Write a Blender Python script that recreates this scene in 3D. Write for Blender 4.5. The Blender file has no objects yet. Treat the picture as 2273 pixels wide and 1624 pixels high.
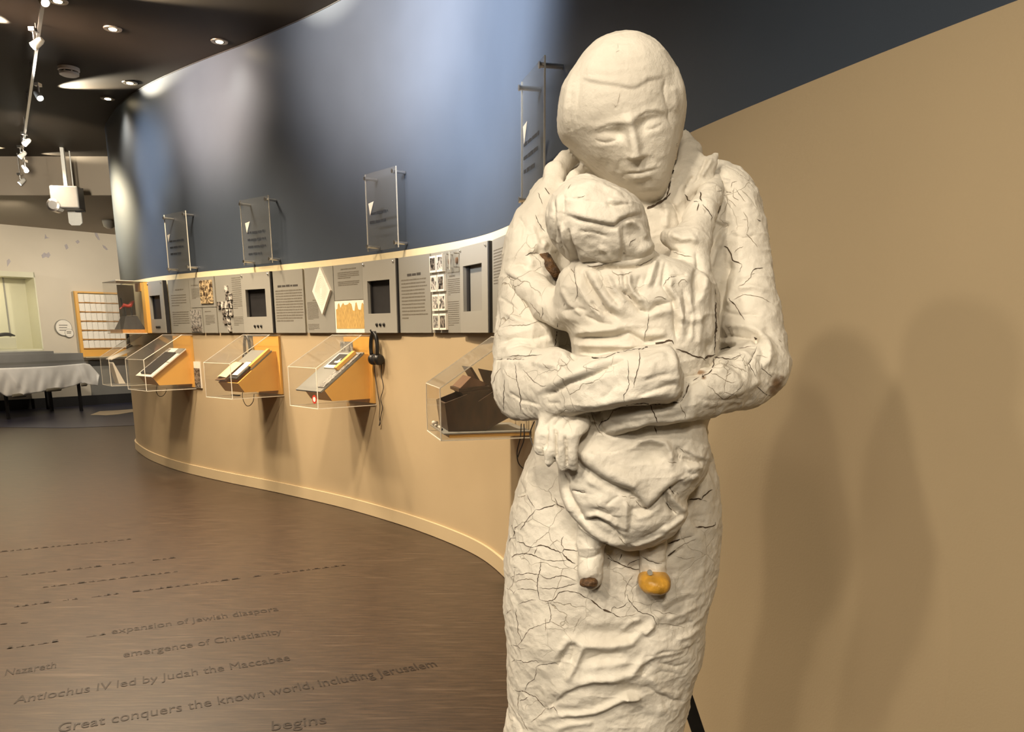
import bpy, bmesh, math, random
import numpy as np
from mathutils import Vector, Matrix
random.seed(7); np.random.seed(7)
SC = bpy.context.scene; COL = SC.collection
V = Vector

# ---------------------------------------------------------------- camera
FP, PPX, PPY, EYE, TILT = 1800.0, 1160.0, 1132.0, 1.35, 0.21478
cd = bpy.data.cameras.new('camera'); cam = bpy.data.objects.new('camera', cd); COL.objects.link(cam)
cam.location = (0, 0, EYE); cam.rotation_euler = (math.pi/2 - TILT, 0, 0)
cd.sensor_width = 36; cd.lens = 36*FP/2273; cd.clip_start = .05
cd.shift_x = (1136.5-PPX)/2273; cd.shift_y = (PPY-812)/2273
SC.camera = cam
# ---------------------------------------------------------------- world, exposure
w = bpy.data.worlds.new('world'); SC.world = w; w.use_nodes = True
w.node_tree.nodes['Background'].inputs[0].default_value = (1, .86, .68, 1)
w.node_tree.nodes['Background'].inputs[1].default_value = .05
SC.view_settings.view_transform = 'Standard'; SC.view_settings.look = 'None'
SC.view_settings.exposure = 0.0; SC.view_settings.gamma = 1; SC.view_settings.use_curve_mapping = False
SC.cycles.use_denoising = True
SC.cycles.max_bounces = 8; SC.cycles.transparent_max_bounces = 24; SC.cycles.caustics_reflective = False; SC.cycles.caustics_refractive = False
SC.cycles.sample_clamp_indirect = 3

CT, ST = math.cos(TILT), math.sin(TILT)
def ray(px, py):
    x = (px-PPX)/FP; y = (PPY-py)/FP
    return V((x, CT+y*ST, -ST+y*CT))
def at_z(px, py, z):
    d = ray(px, py); t = (z-EYE)/d.z
    return V((d.x*t, d.y*t, z))
def at_y(px, py, Y):
    d = ray(px, py); t = Y/d.y
    return V((d.x*t, Y, EYE+d.z*t))

CEIL = 3.56; BAND = 1.885
WARM = (1, .80, .56); COOL = (.62, .78, 1.0)
def spot(name, loc, target, watt, deg, color=WARM, blend=.5, rad=.05, parent=None):
    l = bpy.data.lights.new(name, 'SPOT'); l.energy = watt; l.spot_size = math.radians(deg); l.spot_blend = blend
    l.color = color; l.shadow_soft_size = rad
    o = bpy.data.objects.new(name, l); COL.objects.link(o); o.location = loc
    o.rotation_euler = (V(target)-V(loc)).to_track_quat('-Z', 'Y').to_euler()
    return o
# lamps of the hall, plus unseen downlights, washers and fill spots added for brightness; the fittings in view are built further down
def down(x, y, W, deg=125, col=WARM):
    spot('lamp_light', (x, y, CEIL-.04), (x, y, 0), W, deg, col, .8, .14)
for px, py, W in ((250, 63, 300), (487, 91, 35), (239, 218, 90), (105, 369, 260), (128, 1, 300)):
    p = at_z(px, py, CEIL); down(p.x, p.y, W)
for x, y, W in ((-1.5, 3.9, 850), (-3.0, 1.5, 220), (-3.2, 3.6, 330), (-2.6, 5.2, 330), (-3.6, 5.6, 620), (-5.8, 3.0, 260), (-6.5, 7.5, 350), (-8, 10, 350), (-5.8, 10.2, 300)): down(x, y, W)  # unseen downlights, more added to brighten wall, floor and far end
# statue spots behind the viewer: three track lamps first, then added unseen fill
for x, y, W, r in ((-2.2, -1.3, 150, .10), (-1.5, -1.9, 135, .10), (-3.2, -.4, 95, .10), (.1, -2.4, 190, .15), (-.9, -.8, 70, .15), (-2.6, -3.0, 90, .3), (-.3, -3.6, 200, .3)):
    spot('track_and_fill_light', (x, y, 3.42), (.12, 1.2, 1.12), W*1.25, 46, (1, .87, .68), .8, r)
# unseen washers aimed high at the blue wall
spot('unseen_wash_light', (-2.9, 3.6, 3.25), (-.85, 5.7, 3.5), 2300, 58, (1.0, .82, .68), .95, .35)
spot('unseen_wash_light', (-2.2, 2.6, 3.25), (-.15, 4.7, 3.0), 2600, 52, (.94, .96, 1.0), .95, .35)
spot('unseen_wash_light', (-4.1, 5.7, 3.3), (-2.65, 7.33, 3.35), 1900, 46, (1, .74, .56), 1, .3)  # unseen spot added for the warm patch on the wall
spot('unseen_wash_light', (-4.9, 7.2, 3.15), (-3.50, 8.12, 2.95), 330, 38, (.86, .93, 1.0), 1, .12)  # this and the next: unseen cool spots added for the pale vertical band
spot('unseen_wash_light', (-4.9, 7.2, 3.15), (-3.60, 8.20, 2.15), 260, 36, (.86, .93, 1.0), 1, .12)
spot('unseen_wash_light', (-6.0, 9.5, 3.2), (-4.28, 9.3, 2.5), 800, 40, (1, .88, .60), 1, .12)  # added warm spot standing in for the cream reflection at the wall end
for x in (-9.6, -4.9): spot('unseen_wash_light', (x, 8.3, 2.9), (x*.6-2.9, 11.1, 3.3), 260, 80, (1, .90, .74), .9, .1)  # unseen pair added to brighten the far bulkhead
spot('unseen_wash_light', (-2.9, 7.0, 3.2), (-3.95, 8.75, 1.6), 170, 34, WARM, .9, .05)  # small unseen spot added to brighten the upright case
# unseen spots added to brighten the far wall
_a = at_z(0, 912, 0); _d = (at_z(290, 893, 0)-_a).normalized(); _n = V((_d.y, -_d.x, 0))
for u in (-3.2, -.4, 2.6):
    q = _a+_d*u; spot('unseen_wash_light', q+_n*3.4+V((0, 0, 3.0)), q+V((0, 0, 1.6)), 290, 88, (1, .88, .70), .8, .1)
# track heads thrown along the ceiling
for (px, py), (tx, ty), W in (((96, 226), (420, 200), 640), ((57, 362), (250, 364), 130), ((80, 108), (-80, 55), 700), ((50, 350), (-60, 348), 600), ((108, 12), (520, 34), 700)):
    p = at_z(px, py, CEIL-.11); q = at_z(tx, ty, CEIL-.11); d = (q-p).normalized(); p = p+d*.07
    spot('track_and_fill_light', p, p+d*.55+V((0, 0, .17)), W, 38, (1, .90, .70), .7, .02)


# ---------------------------------------------------------------- materials
def nodes(name):
    m = bpy.data.materials.new(name); m.use_nodes = True
    nt = m.node_tree; b = nt.nodes['Principled BSDF']
    return m, nt, b
def mat(name, col, rough=.6, metal=0, var=0, scale=20, bump=0, bscale=60, spec=.5, stretch=None, coat=0, emit=None, estr=0):
    m, nt, b = nodes(name)
    b.inputs['Base Color'].default_value = (*col, 1); b.inputs['Roughness'].default_value = rough
    b.inputs['Metallic'].default_value = metal; b.inputs['Specular IOR Level'].default_value = spec
    if coat: b.inputs['Coat Weight'].default_value = coat
    if emit: b.inputs['Emission Color'].default_value = (*emit, 1); b.inputs['Emission Strength'].default_value = estr
    if var or bump:
        tc = nt.nodes.new('ShaderNodeTexCoord'); mp = nt.nodes.new('ShaderNodeMapping')
        nt.links.new(tc.outputs['Object'], mp.inputs[0])
        if stretch: mp.inputs['Scale'].default_value = stretch[:3]; 
        if stretch and len(stretch) > 3: mp.inputs['Rotation'].default_value = (0, 0, stretch[3])
        n = nt.nodes.new('ShaderNodeTexNoise'); n.inputs['Scale'].default_value = scale; n.inputs['Detail'].default_value = 6
        nt.links.new(mp.outputs[0], n.inputs['Vector'])
        if var:
            r = nt.nodes.new('ShaderNodeValToRGB')
            r.color_ramp.elements[0].position = .3; r.color_ramp.elements[1].position = .7
            r.color_ramp.elements[0].color = tuple(max(0, c*(1-var)) for c in col)+(1,)
            r.color_ramp.elements[1].color = tuple(min(1, c*(1+var)) for c in col)+(1,)
            nt.links.new(n.outputs[0], r.inputs[0]); nt.links.new(r.outputs[0], b.inputs['Base Color'])
        if bump:
            n2 = nt.nodes.new('ShaderNodeTexNoise'); n2.inputs['Scale'].default_value = bscale; n2.inputs['Detail'].default_value = 5
            nt.links.new(mp.outputs[0], n2.inputs['Vector'])
            bp = nt.nodes.new('ShaderNodeBump'); bp.inputs['Strength'].default_value = bump; bp.inputs['Distance'].default_value = .01
            nt.links.new(n2.outputs[0], bp.inputs['Height']); nt.links.new(bp.outputs[0], b.inputs['Normal'])
    return m
def acrylic(name, tint=(.97, .975, .97), k=.55, haze=0):
    """thin clear sheet: mostly passes light straight through, mirrors more at grazing angles"""
    m = bpy.data.materials.new(name); m.use_nodes = True; nt = m.node_tree; nt.nodes.clear()
    o = nt.nodes.new('ShaderNodeOutputMaterial'); t = nt.nodes.new('ShaderNodeBsdfTransparent'); g = nt.nodes.new('ShaderNodeBsdfGlossy')
    t.inputs[0].default_value = (*tint, 1); g.inputs['Roughness'].default_value = .05
    lw = nt.nodes.new('ShaderNodeLayerWeight'); lw.inputs[0].default_value = .25
    pw = nt.nodes.new('ShaderNodeMath'); pw.operation = 'MULTIPLY_ADD'; pw.inputs[1].default_value = k; pw.inputs[2].default_value = .025
    nt.links.new(lw.outputs['Facing'], pw.inputs[0]); p2 = nt.nodes.new('ShaderNodeMath'); p2.operation = 'POWER'; p2.inputs[1].default_value = 2
    nt.links.new(lw.outputs['Facing'], p2.inputs[0]); nt.links.new(p2.outputs[0], pw.inputs[0])
    mx = nt.nodes.new('ShaderNodeMixShader'); nt.links.new(pw.outputs[0], mx.inputs[0])
    nt.links.new(t.outputs[0], mx.inputs[1]); nt.links.new(g.outputs[0], mx.inputs[2])
    last = mx
    if haze:
        df = nt.nodes.new('ShaderNodeBsdfDiffuse'); df.inputs[0].default_value = (.6, .6, .58, 1); m3 = nt.nodes.new('ShaderNodeMixShader'); m3.inputs[0].default_value = haze
        nt.links.new(mx.outputs[0], m3.inputs[1]); nt.links.new(df.outputs[0], m3.inputs[2]); last = m3
    nt.links.new(last.outputs[0], o.inputs[0])
    return m
M = {}
M['blue'] = mat('blue satin paint', (.044, .057, .080), .47, var=.05, scale=3, bump=.02, bscale=220, spec=.45)
M['beige'] = mat('beige matt paint', (.43, .335, .21), .5, var=.03, scale=2, bump=.05, bscale=180, spec=.35)
M['skirting'] = mat('pale beige skirting paint', (.50, .40, .255), .42, spec=.4)
M['cream'] = mat('cream paint', (.62, .50, .30), .45, spec=.4)
M['ceil'] = mat('dark brown satin ceiling', (.024, .018, .012), .6, var=.06, scale=2, bump=.03, bscale=90, spec=.16)
M['creamb'] = mat('pale cream paint', (.72, .62, .40), .45, spec=.4, var=.02)
M['white_wall'] = mat('off white paint', (.60, .54, .44), .6, var=.03, scale=2)
M['grey_wall'] = mat('mid grey paint', (.20, .195, .18), .6, var=.04, scale=2)
M['soffit'] = mat('taupe paint', (.30, .25, .19), .6)
M['black'] = mat('black plastic', (.012, .011, .010), .35, var=.2, scale=40)
M['blackm'] = mat('matt black paint', (.012, .011, .012), .6, var=.2, scale=20)
M['grey'] = mat('grey panel laminate', (.25, .242, .215), .5, var=.03, scale=4, spec=.35)
M['greyl'] = mat('light grey bezel', (.29, .28, .25), .45, var=.02, scale=4)
M['case_grey'] = mat('dull grey painted case', (.26, .255, .245), .6, var=.05, scale=5)
M['board'] = mat('grey caption board', (.20, .195, .175), .55, var=.04, scale=9)
M['ink'] = mat('grey printed ink', (.14, .125, .10), .6, var=.2, scale=300)
M['inkd'] = mat('dark printed ink', (.05, .045, .04), .6, var=.1, scale=300)
M['white'] = mat('white card', (.80, .75, .66), .55, var=.05, scale=30)
M['yellow'] = mat('amber yellow lacquered board', (.74, .40, .085), .42, var=.05, scale=6)
M['orange'] = mat('orange wood edge', (.55, .26, .06), .45, var=.15, scale=30)
M['edge'] = mat('bright acrylic edge', (.80, .76, .66), .25, var=.03, scale=40)
M['edged'] = mat('dim acrylic edge', (.52, .47, .38), .25, var=.03, scale=40)
M['acr'] = acrylic('clear acrylic sheet', (.985, .985, .98), .42, .018)
M['acrg'] = acrylic('smoky acrylic sheet', (.93, .93, .92), .32, .035)
M['chrome'] = mat('brushed steel', (.75, .73, .70), .28, metal=1, bump=.03, bscale=200)
M['projgrey'] = mat('grey projector casing', (.20, .19, .175), .45, var=.03)
M['dull'] = mat('dull dark metal ring', (.25, .22, .18), .4, metal=.6, var=.05)
M['wmetal'] = mat('white painted metal', (.70, .68, .62), .4, var=.03, scale=40)
M['wood'] = mat('dark stained wood', (.055, .028, .012), .42, var=.35, scale=14, stretch=(1, 8, 1))
M['woodl'] = mat('worn brown wood', (.16, .085, .045), .45, var=.3, scale=14, stretch=(1, 8, 1))
M['cloth'] = mat('white sheet fabric', (.85, .83, .80), .8, var=.05, scale=6, bump=.15, bscale=40)
M['red'] = mat('red paint', (.45, .03, .015), .5, var=.2, scale=60)
M['lamp'] = mat('lit lamp', (1, .9, .7), .5, emit=(1, .80, .48), estr=40, var=.01)
M['lampw'] = mat('lit cool lamp', (1, 1, 1), .5, emit=(1, .90, .78), estr=90, var=.01)
M['showcase'] = mat('lit cream showcase lining', (.62, .60, .45), .6, var=.03, scale=3)
M['navy'] = mat('navy vinyl', (.028, .029, .060), .36, var=.12, scale=6)
M['star'] = mat('cream vinyl inlay', (.85, .70, .50), .4, var=.08, scale=8)
M['lilac'] = mat('lilac grey vinyl print', (.42, .385, .40), .7, var=.12, scale=20)
M['papyrus'] = mat('golden parchment print', (.48, .31, .10), .6, var=.3, scale=30, stretch=(6, 6, 1))
M['clay'] = mat('folded towel brown', (.16, .14, .10), .8, var=.2, scale=60)

def photo(name, dark, light, scale):
    m, nt, b = nodes(name)
    tc = nt.nodes.new('ShaderNodeTexCoord'); n = nt.nodes.new('ShaderNodeTexNoise'); n.inputs['Scale'].default_value = scale
    n.inputs['Detail'].default_value = 3; n.inputs['Distortion'].default_value = .5
    r = nt.nodes.new('ShaderNodeValToRGB'); e = r.color_ramp.elements
    e[0].position = .40; e[1].position = .60; e[0].color = (*dark, 1); e[1].color = (*light, 1)
    nt.links.new(tc.outputs['Object'], n.inputs['Vector']); nt.links.new(n.outputs[0], r.inputs[0]); nt.links.new(r.outputs[0], b.inputs['Base Color'])
    b.inputs['Roughness'].default_value = .4
    return m
M['photo'] = photo('black and white photo print', (.02, .018, .018), (.62, .58, .52), 42)
M['photod'] = photo('dark photo print', (.015, .013, .012), (.25, .22, .19), 46)
M['photog'] = photo('grey photo print', (.10, .095, .09), (.36, .34, .31), 55)
M['sepia'] = photo('sepia painting print', (.05, .03, .018), (.55, .42, .24), 34)

# floor: brown vinyl, long fine streaks along one direction
def floor_mat():
    m, nt, b = nodes('brown streaked vinyl')
    tc = nt.nodes.new('ShaderNodeTexCoord'); mp = nt.nodes.new('ShaderNodeMapping'); nt.links.new(tc.outputs['Object'], mp.inputs[0])
    mp.inputs['Rotation'].default_value = (0, 0, -FLOOR_DIR); mp.inputs['Scale'].default_value = (1.3, 16, 1)
    mix = None
    n1 = nt.nodes.new('ShaderNodeTexNoise'); n1.inputs['Scale'].default_value = 5; n1.inputs['Detail'].default_value = 9; n1.inputs['Roughness'].default_value = .72
    r1 = nt.nodes.new('ShaderNodeValToRGB'); e = r1.color_ramp.elements
    e[0].position = .38; e[0].color = (.017, .0098, .006, 1); e[1].position = .66; e[1].color = (.062, .038, .023, 1)
    k = e.new(.5); k.color = (.033, .0195, .0115, 1)
    nt.links.new(mp.outputs[0], n1.inputs['Vector']); nt.links.new(n1.outputs[0], r1.inputs[0])
    n2 = nt.nodes.new('ShaderNodeTexNoise'); n2.inputs['Scale'].default_value = 2.2; n2.inputs['Detail'].default_value = 5
    r2 = nt.nodes.new('ShaderNodeValToRGB'); r2.color_ramp.elements[0].position = .60; r2.color_ramp.elements[1].position = .70
    r2.color_ramp.elements[1].color = (.3, .3, .3, 1)
    nt.links.new(mp.outputs[0], n2.inputs['Vector']); nt.links.new(n2.outputs[0], r2.inputs[0])
    mx = nt.nodes.new('ShaderNodeMix'); mx.data_type = 'RGBA'
    nt.links.new(r2.outputs[0], mx.inputs['Factor']); nt.links.new(r1.outputs[0], mx.inputs['A']); mx.inputs['B'].default_value = (.14, .10, .07, 1)
    nt.links.new(mx.outputs['Result'], b.inputs['Base Color'])
    b.inputs['Roughness'].default_value = .40; b.inputs['Specular IOR Level'].default_value = .5; b.inputs['Coat Weight'].default_value = .12; b.inputs['Coat Roughness'].default_value = .22
    bp = nt.nodes.new('ShaderNodeBump'); bp.inputs['Strength'].default_value = .06; bp.inputs['Distance'].default_value = .003
    nt.links.new(n1.outputs[0], bp.inputs['Height']); nt.links.new(bp.outputs[0], b.inputs['Normal'])
    return m

# ---------------------------------------------------------------- helpers
class MB:
    """collects shapes and links them as one mesh object; frame = (origin, x, y, z axes)"""
    def __init__(s, frame=None): s.v = []; s.f = []; s.fr = frame
    def P(s, p):
        if s.fr is None: return tuple(p)
        o, a, b, c = s.fr; return tuple(o + a*p[0] + b*p[1] + c*p[2])
    def poly(s, pts, faces):
        n = len(s.v); s.v += [s.P(p) for p in pts]; s.f += [tuple(i+n for i in f) for f in faces]; return s
    def box(s, a, b):
        x0, y0, z0 = a; x1, y1, z1 = b
        return s.poly([(x0,y0,z0),(x1,y0,z0),(x1,y1,z0),(x0,y1,z0),(x0,y0,z1),(x1,y0,z1),(x1,y1,z1),(x0,y1,z1)],
                      [(0,3,2,1),(4,5,6,7),(0,1,5,4),(1,2,6,5),(2,3,7,6),(3,0,4,7)])
    def hexa(s, p): return s.poly(p, [(0,3,2,1),(4,5,6,7),(0,1,5,4),(1,2,6,5),(2,3,7,6),(3,0,4,7)])
    def prism(s, prof, x0, x1, axes='yz'):
        """profile in the local y,z plane extruded along x"""
        n = len(prof); mk = (lambda x, q: (x, q[0], q[1])) if axes == 'yz' else ((lambda x, q: (q[0], x, q[1])) if axes == 'xz' else (lambda x, q: (q[0], q[1], x)))
        return s.poly([mk(x0, q) for q in prof]+[mk(x1, q) for q in prof],
                      [tuple(range(n))[::-1], tuple(range(n, 2*n))]+[(i, (i+1) % n, n+(i+1) % n, n+i) for i in range(n)])
    def tube(s, pts, r, seg=8, caps=True):
        pts = [V(p) for p in pts]; n0 = len(s.v); rs = r if isinstance(r, (list, tuple)) else [r]*len(pts)
        up = None
        for i, p in enumerate(pts):
            t = (pts[min(i+1, len(pts)-1)]-pts[max(i-1, 0)]).normalized()
            if up is None: up = t.orthogonal().normalized()
            up = (up - t*up.dot(t)); up = up.normalized() if up.length > 1e-6 else t.orthogonal().normalized()
            sd = t.cross(up)
            for k in range(seg):
                a = 2*math.pi*k/seg; s.v.append(s.P(p + (up*math.cos(a)+sd*math.sin(a))*rs[i]))
        for i in range(len(pts)-1):
            for k in range(seg):
                a = n0+i*seg+k; b = n0+i*seg+(k+1) % seg; s.f.append((a, b, b+seg, a+seg))
        if caps: s.f.append(tuple(range(n0, n0+seg))[::-1]); e = n0+(len(pts)-1)*seg; s.f.append(tuple(range(e, e+seg)))
        return s
    def lathe(s, prof, c=(0, 0, 0), seg=24, sy=1):
        """profile [(r,z)] about local z"""
        n0 = len(s.v)
        for r, z in prof:
            for k in range(seg):
                a = 2*math.pi*k/seg; s.v.append(s.P((c[0]+r*math.cos(a), c[1]+r*math.sin(a)*sy, c[2]+z)))
        for i in range(len(prof)-1):
            for k in range(seg):
                a = n0+i*seg+k; b = n0+i*seg+(k+1) % seg; s.f.append((a, b, b+seg, a+seg))
        s.f.append(tuple(range(n0, n0+seg))[::-1]); e = n0+(len(prof)-1)*seg; s.f.append(tuple(range(e, e+seg)))
        return s
    def build(s, name, m, parent=None, bevel=0, smooth=False, loc=None):
        me = bpy.data.meshes.new(name)
        o0 = V(loc) if loc is not None else (parent.matrix_world.translation.copy() if parent else V((0, 0, 0)))
        if parent is not None and loc is None: o0 = WORLD_LOC.get(parent.name, V((0, 0, 0)))
        me.from_pydata([tuple(V(p)-o0) for p in s.v], [], s.f); me.update()
        me.materials.append(m if not isinstance(m, str) else M[m])
        o = bpy.data.objects.new(name, me); COL.objects.link(o)
        if parent is None: o.location = o0; WORLD_LOC[o.name] = o0
        else: o.parent = parent; WORLD_LOC[o.name] = o0
        if smooth:
            for p in me.polygons: p.use_smooth = True
        if bevel:
            bv = o.modifiers.new('bevel', 'BEVEL'); bv.width = bevel; bv.segments = 2; bv.limit_method = 'ANGLE'
        return o
WORLD_LOC = {}
def tag(o, label=None, cat=None, group=None, kind=None):
    if label: o['label'] = label
    if cat: o['category'] = cat
    if group: o['group'] = group
    if kind: o['kind'] = kind
    return o
def thing(name, label, cat, loc, group=None):
    o = bpy.data.objects.new(name, None); COL.objects.link(o); o.location = loc; WORLD_LOC[o.name] = V(loc); o.empty_display_size = .05
    return tag(o, label, cat, group)
def struct(o): o['kind'] = 'structure'; return o

# ---------------------------------------------------------------- plan of the curved wall
FLOORPX = [(302.7,992),(306.8,999),(331,1017),(361,1030.5),(402,1044.7),(442,1054.8),(523,1073),(604,1089),(700,1110.5),(757,1123.6),(826,1143),(894.5,1163.6),(963,1187.6),(1032,1216),(1077.5,1238)]
BANDPX = [(1130,502),(1540,290),(1640,249),(1800,183),(2100,62),(2262,2)]
plan = [tuple(at_z(x, y, 0).xy) for x, y in FLOORPX]
plan += [tuple(at_z(x, y, BAND).xy) for x, y in BANDPX]
p0 = V(plan[0]); p1 = V(plan[1])
plan = [(p0.x+1.2, p0.y+5.2), (p0.x+.55, p0.y+3.4), (p0.x+.12, p0.y+2.0), (p0.x-.12, p0.y+1.05), (p0.x-.11, p0.y+.5)] + plan
e0 = V(plan[-2]); e1 = V(plan[-1]); dd = (e1-e0).normalized()
plan += [tuple(e1+dd*1.0), tuple(e1+dd*3.5)]
def catmull(pts, step=.02):
    pts = [V(p) for p in pts]; out = []
    for i in range(len(pts)-1):
        a = pts[max(i-1, 0)]; b = pts[i]; c = pts[i+1]; d = pts[min(i+2, len(pts)-1)]
        n = max(2, int((c-b).length/step))
        for k in range(n):
            t = k/n; m1 = (c-a)*.5; m2 = (d-b)*.5
            L = (c-b).length; m1 = m1*min(1, L/max(m1.length, 1e-6)); m2 = m2*min(1, L/max(m2.length, 1e-6))
            out.append((2*t**3-3*t*t+1)*b+(t**3-2*t*t+t)*m1+(-2*t**3+3*t*t)*c+(t**3-t*t)*m2)
    out.append(pts[-1]); return out
cp = np.array([tuple(p) for p in catmull(plan)])
L = np.r_[0, np.cumsum(np.hypot(*np.diff(cp, axis=0).T))]
SS = np.arange(0, L[-1], .02); WP = np.c_[np.interp(SS, L, cp[:, 0]), np.interp(SS, L, cp[:, 1])]
def gsm(a, sig):
    n = int(3*sig); k = np.exp(-.5*(np.arange(-n, n+1)/sig)**2); k /= k.sum()
    lo = 2*a[0]-a[1:n+1][::-1]; hi = 2*a[-1]-a[-n-1:-1][::-1]
    return np.convolve(np.r_[lo, a, hi], k, 'valid')
WP = np.c_[gsm(WP[:, 0], 9), gsm(WP[:, 1], 9)]
WT = np.gradient(WP, axis=0); WT /= np.hypot(WT[:, 0], WT[:, 1])[:, None]
WN = np.c_[WT[:, 1], -WT[:, 0]]          # towards the room
WT_, WN_ = WT, WN
def wpt(s, off=0, z=0):
    i = np.clip(s/.02, 0, len(SS)-1.001); k = int(i); t = i-k
    p = WP[k]*(1-t)+WP[k+1]*t; n = WN[k]*(1-t)+WN[k+1]*t
    return V((p[0]+n[0]*off, p[1]+n[1]*off, z))
def wall_hit(px, py, off=0):
    """(s, z) where the sight line through a pixel meets the wall, pushed out by off"""
    d = ray(px, py); Q = WP+WN*off; a = Q[:, 0]*d.y-Q[:, 1]*d.x
    ok = (Q[:-1, 1] > .3)
    idx = np.where((np.sign(a[:-1]) != np.sign(a[1:])) & ok)[0]
    best = min(idx, key=lambda i: Q[i, 1]) if len(idx) else 0
    i = best; t = a[i]/(a[i]-a[i+1]); q = Q[i]*(1-t)+Q[i+1]*t
    return (i+t)*.02, EYE+d.z*q[1]/d.y
def frame(s0, s1, off=0, z=0):
    """frame on the wall: x along it to the right as seen from the room, y out of it, z up"""
    a = wpt(s0, off, z); b = wpt(s1, off, z); t = (b-a).normalized(); n = V((t.y, -t.x, 0))
    return (a, t, n, V((0, 0, 1))), (b-a).length

# ---------------------------------------------------------------- the room
fa = at_z(130, 1622, 0); fb = at_z(965, 1478, 0); FLOOR_DIR = math.atan2(fb.y-fa.y, fb.x-fa.x)
M['floor'] = floor_mat()
flo = struct(MB().box((-13, -5, -.1), (4, 19, 0)).build('floor', 'floor'))
struct(MB().box((-13, -5, CEIL), (4, 11.2, CEIL+.1)).build('ceiling', 'ceil'))
def sweep(name, m, off0, off1, z0, z1, parent=None, cap=True, smax=None):
    """a band along the curved wall from offset off0 to off1 and z0 to z1"""
    mb = MB(); n = len(SS) if smax is None else int(smax/.02); st = 2; ii = list(range(0, n, st))
    pts = []
    for i in ii:
        for (o, z) in ((off0, z0), (off1, z0), (off1, z1), (off0, z1)): pts.append((WP[i, 0]+WN[i, 0]*o, WP[i, 1]+WN[i, 1]*o, z))
    fs = []
    for k in range(len(ii)-1):
        for j in range(4): a = 4*k+j; b = 4*k+(j+1) % 4; fs.append((a, b, b+4, a+4))
    fs += [(0, 3, 2, 1), tuple(4*(len(ii)-1)+q for q in range(4))]
    mb.poly(pts, fs); o = mb.build(name, m, parent, smooth=False)
    for p in o.data.polygons: p.use_smooth = abs(p.normal.z) < .5
    sh = [e.index for e in o.data.edges]
    at = o.data.attributes.new('sharp_edge', 'BOOLEAN', 'EDGE'); vs = o.data.vertices
    at.data.foreach_set('value', [e.vertices[0]//4 != e.vertices[1]//4 or True if False else (abs(e.vertices[0]-e.vertices[1]) == 4) for e in o.data.edges])
    return o
wr = struct(sweep('wall_right', 'blue', -.15, 0, BAND-.01, CEIL))
lw = sweep('lower_wall', 'beige', -.15, .006, 0, BAND, wr); lw['label'] = 'beige lower part of the curved wall'
cb = sweep('cream_band', 'creamb', .006, .0075, 1.36, BAND-.001, wr, smax=wall_hit(1185, 700)[0]); cb['label'] = 'cream painted band behind the grey panels'
struct(sweep('trim_1', 'blackm', -.01, .004, CEIL-.007, CEIL))
bb = struct(sweep('baseboard_right', 'skirting', .006, .022, 0.004, .095))
# remaining shell
struct(MB().box((-13, -5.1, 0), (4, -5, CEIL)).build('wall_rear', 'white_wall'))
struct(MB().box((-13.1, -5, 0), (-13, 19, CEIL)).build('wall_left', 'white_wall'))
#ROOM2#

# ---------------------------------------------------------------- far end of the hall
b0 = at_z(0, 912, 0); b1 = at_z(290, 893, 0)
fd = (b1-b0).normalized(); fn = V((fd.y, -fd.x, 0))         # towards the room
if fn.y > 0: fn = -fn
FW = (b0, fd, fn, V((0, 0, 1)))                               # x right along the far wall, y out of it
def far_uv(px, py, off=0):
    d = ray(px, py); o = V((0, 0, EYE)); t = ((b0+fn*off)-o).dot(fn)/d.dot(fn); p = o+d*t
    return (p-b0).dot(fd), p.z
TOPF = far_uv(0, 497)[1]
farw = MB(FW).box((-6, -.15, 0), (7, 0, TOPF)).build('wall_far', 'white_wall'); struct(farw)
u0 = far_uv(195, 800)[0]; zg = far_uv(195, 800)[1]
gp = MB(FW).box((u0, 0, .0), (6.9, .012, zg)).build('painted_dado', 'grey_wall', farw); gp['label'] = 'grey painted lower area at right'
sk = struct(MB(FW).box((-6, 0, 0), (7, .03, far_uv(150, 880)[1])).build('baseboard_far', 'blackm'))
# hall soffit and downstand in front of the far wall
struct(MB().box((-13, 11.1, 3.09), (4, 11.2, CEIL+.1)).build('trim_2', 'soffit'))
struct(MB().box((-13, 11.2, TOPF), (4, 19, TOPF+.05)).build('trim_3', 'soffit'))
# navy floor beyond the brown one, and the cream inlay on it
na = at_z(0, 948, 0); nb = at_z(302, 944, 0); nm = at_z(150, 950, 0)
nv = MB(); far_pts = [na+V((-6, .2, 0)), na, nm, nb, nb+V((2.5, .5, 0)), nb+V((2.5, 6, 0)), na+V((-6, 6, 0))]
nv.prism([(p.x, p.y) for p in far_pts], 0.0005, .004, 'xy')
nvo = nv.build('navy_floor_area', 'navy', flo)
st = MB(); sp = [at_z(*p, 0) for p in [(201, 921), (222, 913), (262, 911), (300, 908), (330, 909), (330, 914), (300, 914), (262, 920), (235, 922), (215, 921)]]
st.prism([(p.x, p.y) for p in sp], .0041, .0075, 'xy').build('pale_inlay', 'star', flo)

# lilac marks printed high on the far wall
def far_poly(name, m, pts, t, parent, off=0):
    q = [far_uv(*p) for p in pts]
    return MB(FW).prism([(a, b) for a, b in q], off, off+t, 'xz').build(name, m, parent)
marks = [[(100,519),(104,526),(110,528),(99,530)], [(92,566),(98,560),(103,563),(108,559),(112,566),(108,572),(102,570),(94,573)],
         [(15,578),(20,574),(24,580),(19,587),(16,592)], [(143,544),(148,541),(152,550),(147,554)], [(167,536),(173,532),(177,537),(172,541)],
         [(210,516),(216,518),(222,533),(218,532),(212,524)], [(227,543),(233,546),(240,554),(236,555),(230,550)]]
for k, mk_ in enumerate(marks):
    o = far_poly('printed_mark', 'lilac', mk_, .003, farw, .001)
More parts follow.
